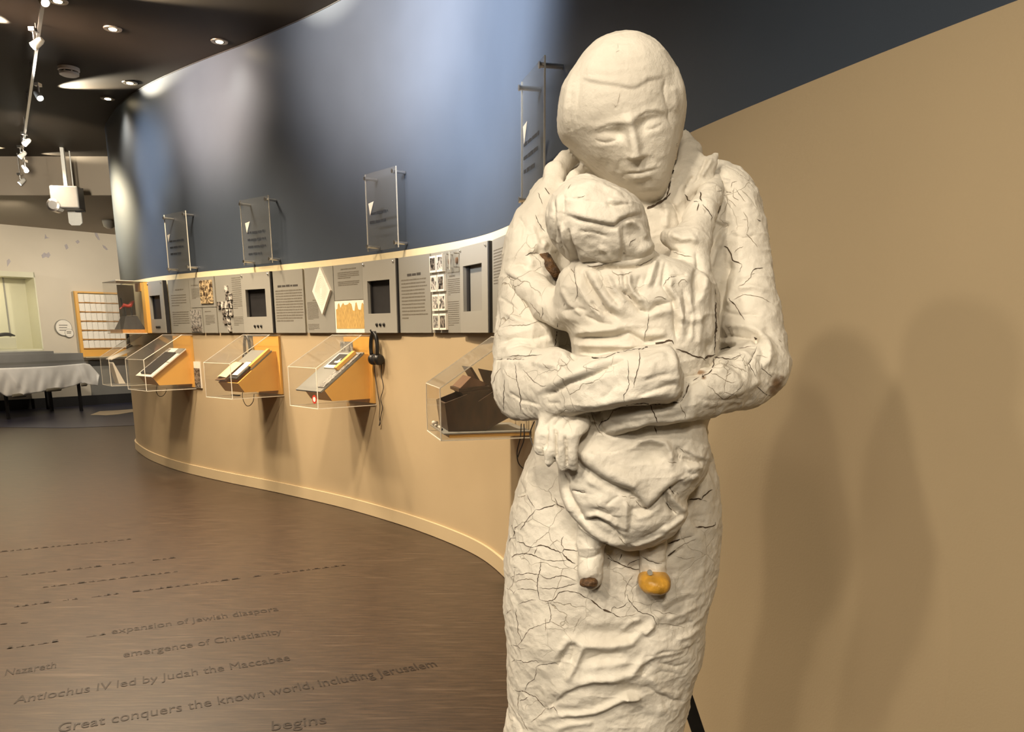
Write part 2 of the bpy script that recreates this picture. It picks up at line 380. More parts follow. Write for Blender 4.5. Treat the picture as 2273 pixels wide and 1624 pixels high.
# small fitting under the soffit
q = at_z(241, 489, TOPF)
vent = MB((q, V((1, 0, 0)), V((0, 1, 0)), V((0, 0, 1)))).lathe([(.10, 0), (.10, -.03), (.085, -.10), (.04, -.13), (.01, -.135)], seg=24).build('soffit_light', 'wmetal', None, smooth=True, loc=q)
tag(vent, 'small round pale fitting under the far soffit beside the blue wall', 'light')
# projector hanging near the ceiling with a white plate under it
pc = at_y(150, 440, 10.6)
pj = thing('projector', 'grey box projector hanging from ceiling in front of far soffit', 'projector', pc)
PFR = (pc, V((.98, .18, 0)), V((.18, -.98, 0)), V((0, 0, 1)))
MB(PFR).box((-.16, -.12, -.13), (.16, .12, .13)).build('body', 'projgrey', pj, bevel=.015)
MB(PFR).box((.03, -.14, -.14), (.15, -.122, .14)).build('vent_panel', 'blackm', pj)
MB(PFR).box((.055, -.155, -.12), (.10, -.141, .12)).build('side_cover', 'white', pj)
MB((pc+V((-.13, 0, -.10)), PFR[1], V((0, 0, 1)), PFR[2])).lathe([(.075, -.0), (.075, .17), (.05, .18)], seg=20).build('lens', 'chrome', pj)
MB(PFR).box((-.02, -.02, .13), (.02, .02, CEIL-pc.z)).build('ceiling_mount', 'wmetal', pj)
pa = at_y(148, 452, 10.78); pb = at_y(183, 500, 10.78)
pl = MB(); pl.prism([(pa.x+.03, pb.z), (pb.x-.03, pb.z), (pb.x, pb.z+.03), (pb.x, pa.z), (pa.x, pa.z), (pa.x, pb.z+.03)], 10.78, 10.80, 'xz')
tag(pl.build('hanging_plate', 'wmetal', None, loc=(pa.x, 10.78, pb.z)), 'white rounded plate hanging just below the projector', 'plate')
MB().tube([(pa.x+.1, 10.79, pa.z), (pa.x+.1, 10.79, CEIL)], .008).build('hanging_rod', 'wmetal', bpy.data.objects['hanging_plate'])

# lit showcase set in the far wall
s0 = far_uv(-120, 607); s1 = far_uv(62, 607); s2 = far_uv(76, 777)
sc = thing('wall_showcase', 'tall lit glass showcase set against the far white wall', 'showcase', b0+fd*(s1[0]-.8)+V((0, 0, s2[1])))
x0, x1, x1b, z0, z1 = s1[0]-2.2, s1[0], s2[0], s2[1], s1[1]
MB(FW).box((x0, .002, z0), (x1b, .02, z1)).build('back_panel', 'showcase', sc)
MB(FW).box((x1b-.02, .02, z0), (x1b, .42, z1)).build('side_panel', 'showcase', sc)
MB(FW).box((x0, .02, z1-.09), (x1b, .42, z1)).build('header', 'showcase', sc)
MB(FW).box((x0, .02, z0), (x1b, .42, z0+.03)).build('base_shelf', 'showcase', sc)
ud = far_uv(16, 700)[0]
MB(FW).box((ud-.012, .021, z0+.03), (ud+.012, .03, z1-.09)).build('seam', 'grey', sc)
MB(FW).box((x0, .405, z0+.03), (x1b-.02, .411, z1-.09)).build('glass_front', 'acr', sc)
for uu in (x0+.5, x0+1.3, x1b-.55):
    MB((b0+fd*uu+fn*.25+V((0, 0, z1-.105)), fd, fn, V((0, 0, 1)))).lathe([(.04, 0), (.04, .014)], seg=16).build('lamp', 'lamp', sc)
l = bpy.data.lights.new('showcase_light', 'AREA'); l.shape = 'RECTANGLE'; l.size = x1b-x0-.2; l.size_y = .2; l.energy = 14; l.color = (1, .93, .68)
lo = bpy.data.objects.new('showcase_light', l); COL.objects.link(lo); lo.location = b0+fd*((x0+x1b)/2)+fn*.24+V((0, 0, z1-.2)); lo.parent = None
# exhibit in the showcase: pale block with a dark curved object
ua, za = far_uv(-5, 748); ub, zb = far_uv(22, 777)
ex = MB(FW).box((ua-.3, .10, z0+.03), (ub, .34, za)).build('display_block', 'showcase', None, bevel=.01, loc=b0+fd*ua+V((0, 0, z0+.03)))
tag(ex, 'pale block standing inside the lit far showcase', 'block')
o = MB(FW).tube([tuple((b0*0+V((ua-.1+.30*t, .22, za+.02+.03*math.sin(t*3)))) ) for t in np.linspace(0, 1, 8)], [.01, .025, .03, .03, .03, .03, .02, .01]).build('dark_relic', 'blackm', None, smooth=True, loc=b0+fd*ua+V((0, 0, za)))
tag(o, 'small dark object lying on the pale block in the showcase', 'relic')
# bubble sign: two joined discs
uc, zc = far_uv(140, 727); uc2, zc2 = far_uv(152, 739)
bs = thing('bubble_sign', 'white sign of two joined discs on the far wall', 'sign', b0+fd*uc+V((0, 0, zc-.2)))
for (u_, z_, r_, t_) in ((uc, zc, .15, .03), (uc2, zc2, .085, .034)):
    f_ = (b0+fd*u_+V((0, 0, z_)), fd, V((0, 0, 1)), fn)
    MB(f_).lathe([(r_, .005), (r_, t_-.005), (r_-.006, t_)], seg=40, sy=1.0).build('disc', 'greyl', bs)
    MB(f_).lathe([(r_-.012, t_), (r_-.012, t_+.004)], seg=40).build('disc_face', 'white', bs)
    t = MB(f_)
    for i in range(3 if r_ > .1 else 2):
        t.box((-r_*.55, r_*(.3-.3*i)-.006, t_+.004), (r_*(.45-.1*i), r_*(.3-.3*i)+.006, t_+.006))
    t.build('printed_text', 'ink', bs)

# yellow card rack on the far wall: six rows of cards
rTL = far_uv(170, 645, .2); rBL = far_uv(189, 794, .2)
RK = thing('card_rack', 'yellow framed wall rack holding six rows of cream cards', 'rack', b0+fd*rBL[0]+V((0, 0, rBL[1])))
ru0 = (rTL[0]+rBL[0])/2; ru1 = ru0+1.55; rz1 = rTL[1]; rz0 = rBL[1]
MB(FW).box((ru0, .012, rz0), (ru1, .03, rz1)).build('back_board', 'showcase', RK)
MB(FW).box((ru0, .03, rz0), (ru0+.055, .08, rz1)).build('side_board', 'yellow', RK)
MB(FW).box((ru1-.055, .03, rz0), (ru1, .08, rz1)).build('side_board', 'yellow', RK)
MB(FW).box((ru0+.055, .03, rz1-.03), (ru1-.055, .08, rz1)).build('top_board', 'yellow', RK)
MB(FW).box((ru0+.055, .03, rz0+.021), (ru1-.055, .075, rz0+.125*(rz1-rz0))).build('bottom_board', 'yellow', RK)
MB(FW).box((ru0, .081, rz0), (ru1, .26, rz0+.02)).build('bottom_shelf', 'cream', RK)
RH = rz1-rz0; zt = rz1-.035*RH; zb_ = rz0+.135*RH; nh = 6; hh = (zt-zb_)/nh
card = None
for r in range(nh):
    zz = zb_+r*hh
    MB(FW).box((ru0+.055, .03, zz), (ru1-.055, .09, zz+.014)).build('shelf', 'orange', RK)
    ncol = 14; cw = (ru1-ru0-.125)/ncol
    for c in range(ncol):
        if card is None:
            card = MB((V((0,0,0)), fd, fn, V((0, 0, 1)))).hexa([(0,0,0),(cw*.9,.014,0),(cw*.9,.018,0),(0,.004,0),(0,-.012,hh*.86),(cw*.9,.002,hh*.86),(cw*.9,.006,hh*.86),(0,-.008,hh*.86)]).build('card', 'white', None, loc=(0, 0, 0)); q = card
        else: q = card.copy(); COL.objects.link(q)
        q.location = b0+fd*(ru0+.064+c*cw)+fn*(.062+.006*random.random())+V((0, 0, zz+.015+(.006*random.random())))
        ROWS = ['bottom', 'fifth', 'fourth', 'third', 'second', 'top']
        ORD = ['first', 'second', 'third', 'fourth', 'fifth', 'sixth', 'seventh', 'eighth', 'ninth', 'tenth', 'eleventh', 'twelfth', 'thirteenth', 'last']
        tag(q, '%s card from the left in the %s row of the far wall rack' % (ORD[c], ROWS[r]), 'card', 'cream cards in the far wall rack')

# grey topped table under a white sheet, in front of the far wall
def tb(px, py, z): return at_z(px, py, z)
TY = at_z(118, 912, 0)
tl = at_z(22, 931, 0); tr = at_z(183, 912, 0)
tdir = (tr-tl); tdir.z = 0; tdir.normalize(); tn = V((tdir.y, -tdir.x, 0)); tn = tn if tn.y < 0 else -tn
TFR = (tl, tdir, tn, V((0, 0, 1)))
def t_uv(px, py, off=0):
    d = ray(px, py); o = V((0, 0, EYE)); t = ((tl+tn*off)-o).dot(tn)/d.dot(tn); p = o+d*t
    return (p-tl).dot(tdir), p.z
tz = t_uv(100, 815)[1]; tw = t_uv(190, 808)[0]
tab = thing('exhibit_table', 'long grey topped table on thin black legs before the far wall', 'table', tl+tdir*(tw/2))
MB(TFR).box((-1.4, -.95, tz-.01), (tw, .02, tz+.06)).build('table_top', 'case_grey', tab)
MB(TFR).box((-1.4, -.88, tz+.0605), (tw, -.02, tz+.10)).build('dark_strip', 'grey_wall', tab)
zc_ = t_uv(150, 784, -.03)[1]
MB(TFR).box((-1.4, -.88, tz+.1005), (tw, -.03, zc_)).build('closed_case', 'case_grey', tab)
MB(TFR).box((-1.4, -.86, zc_+.0005), (t_uv(125, 777)[0], -.06, zc_+.045)).build('top_plinth', 'case_grey', tab)
for (px, py) in ((22, 931), (118, 913), (183, 912)):
    p = at_z(px, py, 0); u = (p-tl).dot(tdir); v = max(-.9, min(0, (p-tl).dot(tn)))
    MB(TFR).box((u-.02, v-.04, 0), (u+.02, v, tz-.01)).build('leg', 'blackm', tab)
for u in (-1.3, .02, tw-.05): MB(TFR).box((u-.02, -.9, 0), (u+.02, -.86, tz-.01)).build('leg', 'blackm', tab)
MB(TFR).box((-1.3, -.06, t_uv(5, 868)[1]-.015), (.0, -.03, t_uv(5, 868)[1]+.015)).build('stretcher', 'blackm', tab)
# the sheet: front drop with a sagging hem and a gathered right end
NU, NV = 70, 16
hem = [(-30, 860), (0, 872), (15, 880), (30, 880), (60, 875), (100, 868), (140, 862), (165, 856), (178, 850), (195, 853), (218, 856), (220, 832)]
topl = [(-30, 818), (0, 817), (60, 815), (120, 812), (186, 806), (198, 808), (205, 815), (220, 832)]
hx = np.array(hem); tx_ = np.array(topl); pts = []; 
for i in range(NU+1):
    px = -30+250*i/NU; yt = np.interp(px, tx_[:, 0], tx_[:, 1]); yh = np.interp(px, hx[:, 0], hx[:, 1])
    for j in range(NV+1):
        f = j/NV; py = yt+(yh-yt)*f
        off = .03+.05*f+.006*math.sin(px*.33+f*2.5)*f+.014*math.sin(px*.075-f*3)+.010*math.sin(px*.17+f*5)*f+.035*math.exp(-((px-8-60*f)/9)**2)*f+.025*math.exp(-((px-20-30*f)/6)**2)*f+.05*math.exp(-((px-190-20*(f-.5))/7)**2)
        u_, z_ = t_uv(px, py, off); pts.append((u_, off, z_))
me = MB(TFR)
fs = [(i*(NV+1)+j, (i+1)*(NV+1)+j, (i+1)*(NV+1)+j+1, i*(NV+1)+j+1) for i in range(NU) for j in range(NV)]
me.poly(pts, fs); sh = me.build('white_sheet', 'cloth', None, smooth=True, loc=tl+tdir*.8+V((0, 0, tz)))
sd = sh.modifiers.new('s', 'SOLIDIFY'); sd.thickness = .006
tag(sh, 'white sheet hanging over the front of the grey table', 'sheet')
for k, (xa, xb, y) in enumerate(((27, 58, 879), (103, 136, 866), (181, 193, 854))):
    u0_, z_ = t_uv(xa, y, .1); u1_, _ = t_uv(xb, y, .1)
    o = MB(TFR).tube([(u0_, .10, z_-.02), (u0_+.02, .10, z_), ((u0_+u1_)/2, .105, z_+.004), (u1_-.02, .10, z_), (u1_, .10, z_+.005)], [.012, .028, .032, .028, .014], 10).build('clamp_roll', 'clay', None, smooth=True, loc=tl+tdir*u0_+tn*.1+V((0, 0, z_)))
    tag(o, ['brown roll clipped to the sheet hem, left one', 'brown roll clipped to the middle of the sheet hem', 'small brown roll clipped at the right of the sheet hem'][k], 'roll', 'brown rolls clipped to the sheet')

# ---------------------------------------------------------------- ceiling fittings
def downlight(px, py, tilt=None, lab=''):
    c = at_z(px, py, CEIL)
    t = thing('ceiling_downlight', lab, 'light', c-V((0, 0, .0)), 'recessed downlights in the dark ceiling')
    F_ = (c, V((1, 0, 0)), V((0, 1, 0)), V((0, 0, 1)))
    MB(F_).lathe([(.040, -.001), (.040, -.008), (.062, -.008), (.065, -.001)], seg=28).build('trim_ring', 'dull', t, smooth=False)
    MB(F_).lathe([(.0395, -.001), (.0395, -.007), (.030, -.007), (.030, -.001)], seg=28).build('recess', 'blackm', t)
    MB(F_).lathe([(.029, -.0015), (.026, -.010), (.010, -.014)], seg=20).build('lamp', 'lamp', t, smooth=True)
    return c
DL = []
for px, py, lab in ((250, 63, 'lit round downlight left of the smoke detector, topmost warm one'), (487, 91, 'lit downlight close to the blue wall edge, rightmost in the ceiling'),
                    (288, 183, 'dim downlight with dark ring right of the smoke detector'), (239, 218, 'lit downlight in the pale ceiling streak'),
                    (105, 369, 'lit downlight nearest the far soffit'), (128, 1, 'lit downlight cut by the top edge of the frame')):
    DL.append(downlight(px, py, None, lab))
c = at_z(152, 150, CEIL)
sdt = thing('smoke_detector', 'round white smoke detector on the dark ceiling', 'detector', c)
F_ = (c, V((1, 0, 0)), V((0, 1, 0)), V((0, 0, 1)))
MB(F_).lathe([(.085, -.001), (.085, -.025), (.08, -.030)], seg=32).build('base', 'wmetal', sdt)
MB(F_).lathe([(.06, -.030), (.06, -.042)], seg=32).build('vent_gap', 'blackm', sdt)
MB(F_).lathe([(.078, -.042), (.076, -.058), (.06, -.066), (.02, -.068)], seg=32).build('cap', 'wmetal', sdt, smooth=False)
for k in range(8):
    a = k*math.pi/4; MB((c+V((math.cos(a)*.07, math.sin(a)*.07, -.036)), V((math.cos(a), math.sin(a), 0)), V((-math.sin(a), math.cos(a), 0)), V((0, 0, 1)))).box((-.008, -.004, -.007), (.008, .004, .007)).build('rib', 'wmetal', sdt)
# lighting track with spotlight heads
TZ = CEIL-.12
ta = at_z(100, -30, TZ); tb_ = at_z(50, 330, TZ)
tk = thing('lighting_track', 'long thin metal lighting track running under the ceiling', 'track', (ta+tb_)/2)
tdr = (tb_-ta).normalized(); tsd = V((-tdr.y, tdr.x, 0))
KF = (ta, tdr, tsd, V((0, 0, 1)))
TL_ = (tb_-ta).length
MB(KF).box((0, -.011, -.009), (TL_, .011, .009)).build('rail', 'chrome', tk)
for q in np.linspace(.1, TL_-.05, 6): MB(KF).tube([(q, 0, .012), (q, 0, .12)], .006).build('hanger', 'chrome', tk)
TRK = []
for px, py, side, lab in ((97, 2, 1, 'spotlight head on the track cut by the top of the frame'), (78, 100, -1, 'bright spotlight head on the left of the track, beside the downlight'),
                    (87, 215, 1, 'spotlight head on the track level with the pale ceiling streak'), (56, 318, -1, 'spotlight head at the far end of the track, upper one'),
                    (47, 346, -1, 'spotlight head below the end of the track, left one'), (57, 377, 1, 'brightest spotlight head hanging lowest of the lit cluster'), (46, 405, -1, 'dim spotlight head seen against the far soffit')):
    p = at_z(px, py, TZ-.10) if py < 360 else at_y(px, py, 10.2 if py < 400 else 10.9)
    t = thing('track_spotlight', lab, 'light', p, 'spotlight heads on the lighting track')
    ax = (V((.55*side, -.35, -.6))).normalized(); u = ax.orthogonal().normalized(); v = ax.cross(u)
    MB((p, u, v, ax)).lathe([(.016, -.07), (.024, -.05), (.028, 0), (.030, .02)], seg=20).build('housing', 'wmetal', t, smooth=True)
    MB((p, u, v, ax)).lathe([(.024, .021), (.020, .024)], seg=20).build('lamp', 'lampw', t)
    MB().tube([p-ax*.05, p+V((0, 0, .04)), p+V((0, 0, .10))], .009).build('stem', 'chrome', t)
    MB().box(p+V((-.02, -.03, .085)), p+V((.02, .03, .11))).build('adapter', 'chrome', t)
    if py > 360: MB().tube([p+V((0, 0, .1)), (p.x, p.y, CEIL)], .006).build('drop_rod', 'chrome', t)
    TRK.append(p)

# ---------------------------------------------------------------- the panel band on the curved wall
PZ0, PZ1 = 1.353, 1.838
def words(mb, x0, x1, z0, z1, n, h, y, last=.5, jitter=.04, indent=0, seed=1):
    rr = random.Random(seed)
    for i in range(n):
        z = z1-(z1-z0)*(i+.5)/n; x = x0+indent; e = x1-(x1-x0)*jitter*rr.random()
        if i == n-1: e = x0+(x1-x0)*last
        while x < e-.002:
            wl = min(e-x, h*rr.uniform(1.2, 5)); mb.box((x, y, z-h/2*rr.uniform(.75, 1.1)), (x+wl, y+.0008, z+h/2*rr.uniform(.75, 1.1))); x += wl+h*.55
def panel(name, px0, px1, z0, z1, label, cat='panel', group='grey information panels on the curved wall', m='grey', th=.012, off=.012, hole=None, gap=.002, py=737):
    s0 = wall_hit(px0, py)[0]+gap; s1 = wall_hit(px1, py)[0]-gap
    fr, w = frame(s0, s1, off); o = fr[0].copy()
    t = thing(name, label, cat, o+V((0, 0, z0)), group)
    if hole is None:
        MB(fr).box((0, 0, z0), (w, th, z1)).build('board', m, t)
    else:
        hx0, hx1, hz0, hz1 = hole; hx0 *= w; hx1 *= w
        mb = MB(fr)
        mb.box((0, 0, z0), (hx0, th, z1)).box((hx1, 0, z0), (w, th, z1)).box((hx0, 0, z0), (hx1, th, hz0)).box((hx0, 0, hz1), (hx1, th, z1))
        mb.build('board', m, t)
    return t, fr, w, s0, s1
def ptext(t, fr, mat_, specs, y=.0122, name='printed_text'):
    mb = MB(fr)
    for k, sp in enumerate(specs): words(mb, *sp[:6], y, *sp[6:], seed=k+11)
    return mb.build(name, mat_, t)
def screws(t, fr, w, z0, z1):
    for x in (.02, w-.02):
        MB((fr[0]+fr[1]*x+V((0, 0, z1-.02)), fr[1], fr[3], fr[2])).lathe([(.007, .012), (.007, .020), (.004, .022)], seg=12).build('fixing_bolt', 'chrome', t)
H = PZ1-PZ0
GI = 'grey information panels on the curved wall'; GS = 'grey monitor panels on the curved wall'
# monitor panels
SZ0, SZ1 = 1.484, 1.705
def monitor(px0, px1, label, hole=(.14, .82, SZ0, SZ1), blank=False, buttons=True, off=.020):
    t, fr, w, s0, s1 = panel('monitor_panel', px0, px1, PZ0, PZ1, label, 'monitor panel', GS, 'greyl', th=.022, off=off, hole=hole, gap=.003)
    hx0, hx1 = hole[0]*w, hole[1]*w
    MB(fr).box((hx0-.01, -.018, hole[2]-.01), (hx1+.01, -.012, hole[3]+.01)).build('screen', 'blackm' if not blank else 'grey', t)
    MB(fr).box((hx0-.001, -.012, hole[2]), (hx0+.03 if blank else hx0+.012, .0, hole[3])).build('reveal', 'blackm', t)
    if buttons:
        for k in range(3):
            MB((fr[0]+fr[1]*(w*(.40+.11*k))+V((0, 0, PZ0+.055)), fr[1], fr[3], fr[2])).lathe([(.012, .022), (.012, .028), (.009, .031)], seg=14).build('button', 'black', t)
    MB(fr).box((-.0045, -.018, PZ0), (-.0005, .020, PZ1)).build('edge_strip', 'blackm', t)
    MB(fr).box((w+.0005, -.018, PZ0), (w+.010, .016, PZ1)).build('edge_strip', 'blackm', t)
    screws(t, (fr[0]+fr[2]*.010, *fr[1:]), w, PZ0, PZ1)
    return t
monitor(352, 385.5, 'grey panel with dark screen at the far left, beside the yellow case', (.10, .78, SZ0, SZ1), off=.046)
monitor(551.6, 616.5, 'grey panel with dark screen and three buttons, above the book case')
monitor(820.5, 894, 'grey panel with dark screen and three buttons, right of the gold print')
monitor(1036.5, 1099.5, 'grey panel with half open recess, nearest the statue', (.12, .80, SZ0-.01, SZ1+.025), blank=True, buttons=False)
# text panels
t, fr, w, *_ = panel('info_panel', 387, 432.4, PZ0, PZ1, 'grey text panel right of the leftmost screen, two blocks of small print', m='grey')
ptext(t, fr, 'ink', [(w*.35, w*.75, PZ1-.10, PZ1-.085, 1, .012, 1), (w*.12, w*.86, PZ0+.24, PZ1-.13, 5, .008), (w*.12, w*.92, PZ0+.06, PZ0+.20, 7, .008, .3)])
t, fr, w, *_ = panel('info_panel', 433.5, 489.5, PZ0+.225, PZ1, 'upper grey panel with sepia painting print', m='grey')
ptext(t, fr, 'ink', [(w*.08, w*.40, PZ1-.07, PZ1-.06, 1, .008, .9), (w*.08, w*.40, PZ0+.30, PZ1-.09, 8, .005)])
MB(fr).box((w*.45, .012, PZ0+.255), (w*.93, .020, PZ1-.03)).build('painting_print', 'sepia', t)
t, fr, w, *_ = panel('info_panel', 431, 458, PZ0, PZ0+.22, 'small lower panel with dark grey photo, under the sepia print', m='grey')
MB(fr).box((w*.05, .012, PZ0+.01), (w*.9, .018, PZ0+.205)).build('photo_print', 'photog', t)
MB(fr).box((w*.05, .018, PZ0+.012), (w*.9, .0185, PZ0+.055)).build('photo_print', 'photod', t)
t, fr, w, *_ = panel('info_panel', 459.5, 489.8, PZ0, PZ0+.22, 'small lower text panel under the sepia print, right one', m='grey')
ptext(t, fr, 'ink', [(w*.15, w*.65, PZ0+.18, PZ0+.195, 1, .008, .9), (w*.15, w*.85, PZ0+.07, PZ0+.16, 7, .005)])
t, fr, w, *_ = panel('info_panel', 491.5, 551, PZ0, PZ1, 'grey panel with a cross of small black and white photos', m='grey')
ptext(t, fr, 'ink', [(w*.62, w*.95, PZ0+.20, PZ1-.02, 16, .005), (w*.6, w*.95, PZ0+.06, PZ0+.14, 6, .005)])
for (fx, fz, fw_) in ((.38, 6, .11), (.40, 5, .10), (.52, 5, .10), (.06, 4, .10), (.20, 4, .11), (.34, 4, .11), (.48, 4, .12), (.22, 3, .11), (.36, 3, .11), (.50, 3, .10), (.24, 2, .11), (.38, 2, .11), (.40, 1, .11)):
    z = PZ0+.012+(fz-1)*.066
    MB(fr).box((w*fx, .012, z), (w*(fx+fw_), .026, z+.055)).build('small_photo', random.choice(['photo', 'photo', 'photod']), t)
t, fr, w, *_ = panel('info_panel', 618.5, 684.5, PZ0, PZ1, 'grey panel with bold heading and twelve dense text lines', m='grey')
ptext(t, fr, 'inkd', [(w*.15, w*.85, PZ1-.13, PZ1-.11, 1, .016, 1)]); ptext(t, fr, 'ink', [(w*.06, w*.97, PZ0+.085, PZ1-.145, 12, .0105, .62)])
t, fr, w, *_ = panel('info_panel', 688, 751.5, PZ0, PZ1, 'grey panel behind the white diamond plaque', m='grey')
ptext(t, fr, 'ink', [(w*.25, w*.38, PZ0+.24, PZ0+.25, 1, .008, 1), (w*.05, w*.45, PZ0+.10, PZ0+.235, 15, .0035), (w*.05, w*.45, PZ0+.02, PZ0+.07, 5, .0035)])
dfr, dw = fr, w
t, fr, w, *_ = panel('info_panel', 752.3, 820, PZ0+.235, PZ1, 'upper grey text panel above the gold print', m='grey')
ptext(t, fr, 'ink', [(w*.25, w*.75, PZ1-.04, PZ1-.025, 1, .008, 1), (w*.14, w*.85, PZ1-.10, PZ1-.05, 4, .007, .6), (w*.14, w*.85, PZ1-.15, PZ1-.115, 3, .007, .9)])
t, fr, w, *_ = panel('print_panel', 752.3, 820, PZ0+.0, PZ0+.23, 'cream print panel with a torn golden parchment picture', m='white', off=.014)
prof = [(.04, .03), (.04, .17), (.09, .175), (.11, .205), (.15, .215), (.19, .18), (.21, .185), (.24, .20), (.29, .215), (.33, .20), (.40, .20), (.46, .175 + .03), (.50, .215), (.56, .205), (.60, .16), (.66, .155), (.70, .21), (.73, .215), (.78, .165), (.86, .16), (.90, .205), (.93, .21), (.97, .19), (.97, .03)]
MB(fr).prism([(w*a, PZ0+b) for a, b in prof], .0121, .0135, 'xz').build('parchment_print', 'papyrus', t)
t, fr, w, *_ = panel('info_panel', 895.5, 965.5, PZ0, PZ1, 'wide grey text panel just right of the third screen', m='grey')
ptext(t, fr, 'inkd', [(w*.28, w*.72, PZ1-.125, PZ1-.105, 1, .016, 1)]); ptext(t, fr, 'ink', [(w*.08, w*.92, PZ0+.085, PZ1-.135, 12, .0085, .25, .14)])
t, fr, w, *_ = panel('info_panel', 967.5, 1035.5, PZ0, PZ1, 'grey text panel edged with photos at its left, near the statue', m='grey')
ptext(t, fr, 'ink', [(w*.55, w*.97, PZ1-.135, PZ1-.128, 1, .006, 1), (w*.6, w*.78, PZ1-.158, PZ1-.145, 1, .010, 1), (w*.55, w*.97, PZ0+.22, PZ1-.165, 9, .005, .2), (w*.55, w*.90, PZ0+.04, PZ0+.19, 12, .004)])
for (x, z, m_) in ((.03, 3, 'photod'), (.27, 3, 'photo'), (.05, 2, 'photo'), (.29, 2, 'photod'), (.09, 1, 'photo'), (.32, 1, 'photo'), (.09, 0, 'photog'), (.33, 0, 'photod')):
    zz = PZ0+.018+z*.116
    fo = MB(fr).box((w*x, .013, zz), (w*(x+.21), .030, zz+.098)).build('photo_block', 'white', t)
    MB(fr).box((w*(x+.02), .030, zz+.012), (w*(x+.19), .0306, zz+.086)).build('photo_print', m_, fo)
for k, x in enumerate((.53, .76)):
    z0 = PZ1-.118; z1 = PZ1-.015
    MB(fr).box((w*x, .040, z0), (w*(x+.21), .044, z1)).build('acrylic_cover', 'acrg', t)
    MB(fr).box((w*x-.002, .038, z0), (w*x+.0015, .045, z1)).build('cover_edge', 'edge', t)
    for zc in (z0+.012, z1-.012):
        MB((fr[0]+fr[1]*(w*(x+.18))+V((0, 0, zc)), fr[1], fr[3], fr[2])).lathe([(.004, .012), (.004, .050)], seg=8).build('standoff', 'chrome', t)
    MB((fr[0]+fr[1]*(w*(x+.1))+V((0, 0, (z0+z1)/2)), fr[1]*.62, fr[3], fr[2])).lathe([(.020, .012), (.016, .022), (.005, .026)], seg=20).build('oval_badge', 'woodl', t)
t, fr, w, *_ = panel('info_panel', 1103, 1172, PZ0, PZ1, 'grey text panel half hidden behind the statue shoulder', m='grey')
ptext(t, fr, 'ink', [(w*.05, w*.9, PZ0+.25, PZ1-.05, 12, .006)])
# white diamond plaque
cx = dw*.60; o = dfr[0]; hz = (PZ1+PZ0+.16)/2; 
sh_, z_ = wall_hit(724, 651); dc = wpt(sh_, .045, 0); hw = .118
dia = thing('diamond_plaque', 'white diamond shaped plaque with a faint oval pattern', 'plaque', dc+V((0, 0, PZ0+.13)))
DF = ((dc-dfr[1]*0), dfr[1], dfr[2], V((0, 0, 1)))
zt_, zb_ = PZ1-.002, PZ0+.137; zm = (zt_+zb_)/2
MB(DF).prism([(-hw, zm), (0, zt_), (hw, zm), (0, zb_)], -.02, 0, 'xz').build('board', 'white', dia)
pr = MB(DF)
for k in range(9):
    a = .018+.009*k; n = 40; b = a*1.7
    ring = [(a*math.cos(2*math.pi*i/n), zm+b*math.sin(2*math.pi*i/n)) for i in range(n)]
    ring2 = [(x*(1-.003/a), zm+(z-zm)*(1-.003/a)) for x, z in ring]
    keep = [abs(x)/hw+abs(z-zm)/(zt_-zm) < .86 for x, z in ring]
    for i in range(n):
        j = (i+1) % n
        if keep[i] and keep[j]: pr.poly([(ring[i][0], .0006, ring[i][1]), (ring[j][0], .0006, ring[j][1]), (ring2[j][0], .0006, ring2[j][1]), (ring2[i][0], .0006, ring2[i][1])], [(0, 1, 2, 3)])
M['faint'] = mat('faint grey print', (.66, .62, .54), .6, var=.05)
pr.build('oval_pattern', 'faint', dia)
MB(DF).box((-.03, -.033, zm-.03), (.03, -.02, zm+.03)).build('spacer', 'blackm', dia)

# ---------------------------------------------------------------- acrylic quote plaques on the blue wall
M['flag'] = mat('silvery printed flag', (.62, .59, .52), .5, var=.1, scale=60)
M['inkblue'] = mat('dark blue print', (.018, .022, .030), .5, var=.1, scale=60)
def quote(px0, px1, py, lab, nl, tx0, tz0, flag, zt=2.40):
    s0 = wall_hit(px0, py, .08)[0]; s1 = wall_hit(px1, py, .08)[0]
    fr, w = frame(s0, s1, .08)
    z0, z1 = BAND+.01, zt
    t = thing('quote_plaque', lab, 'plaque', fr[0]+V((0, 0, z0)), 'clear acrylic quote plaques on the blue wall')
    MB(fr).box((0, -.003, z0), (w, .003, z1)).build('acrylic_sheet', 'acrg', t)
    MB(fr).box((-.0005, -.0035, z0), (.0012, .0035, z1)).build('sheet_edge', 'edge', t)
    MB(fr).box((w-.0015, -.0035, z0), (w+.0005, .0035, z1)).build('sheet_edge', 'edge', t)
    for x in (.02, w-.02):
        for z in (z0+.03, z1-.03):
            f_ = (fr[0]+fr[1]*x+V((0, 0, z)), fr[1], fr[3], fr[2])
            MB(f_).lathe([(.010, -.078), (.010, .012), (.013, .013), (.013, .020)], seg=14).build('standoff', 'chrome', t, smooth=False)
    mb = MB(fr); words(mb, w*tx0, w*.86, tz0-.055*nl, tz0, nl, .017, .0055, .7, .2, seed=nl); mb.build('printed_text', 'inkblue', t)
    fx, fz, fs_ = flag
    MB(fr).prism([(w*fx, fz), (w*fx+fs_, fz+.008), (w*fx+fs_*.25, fz-fs_*1.1)], .0056, .0066, 'xz').build('flag_mark', 'flag', t)
    return t
quote(376, 424, 612, 'clear acrylic quote plaque on the blue wall, leftmost and smallest', 3, .18, 2.19, (.10, 2.22, .055))
quote(543, 606, 592, 'clear acrylic quote plaque above the book case, with four dark lines', 4, .2, 2.17, (.15, 2.22, .07))
quote(817, 885, 556, 'clear acrylic quote plaque above the third screen', 2, .12, 2.16, (.10, 2.20, .07), 2.39)
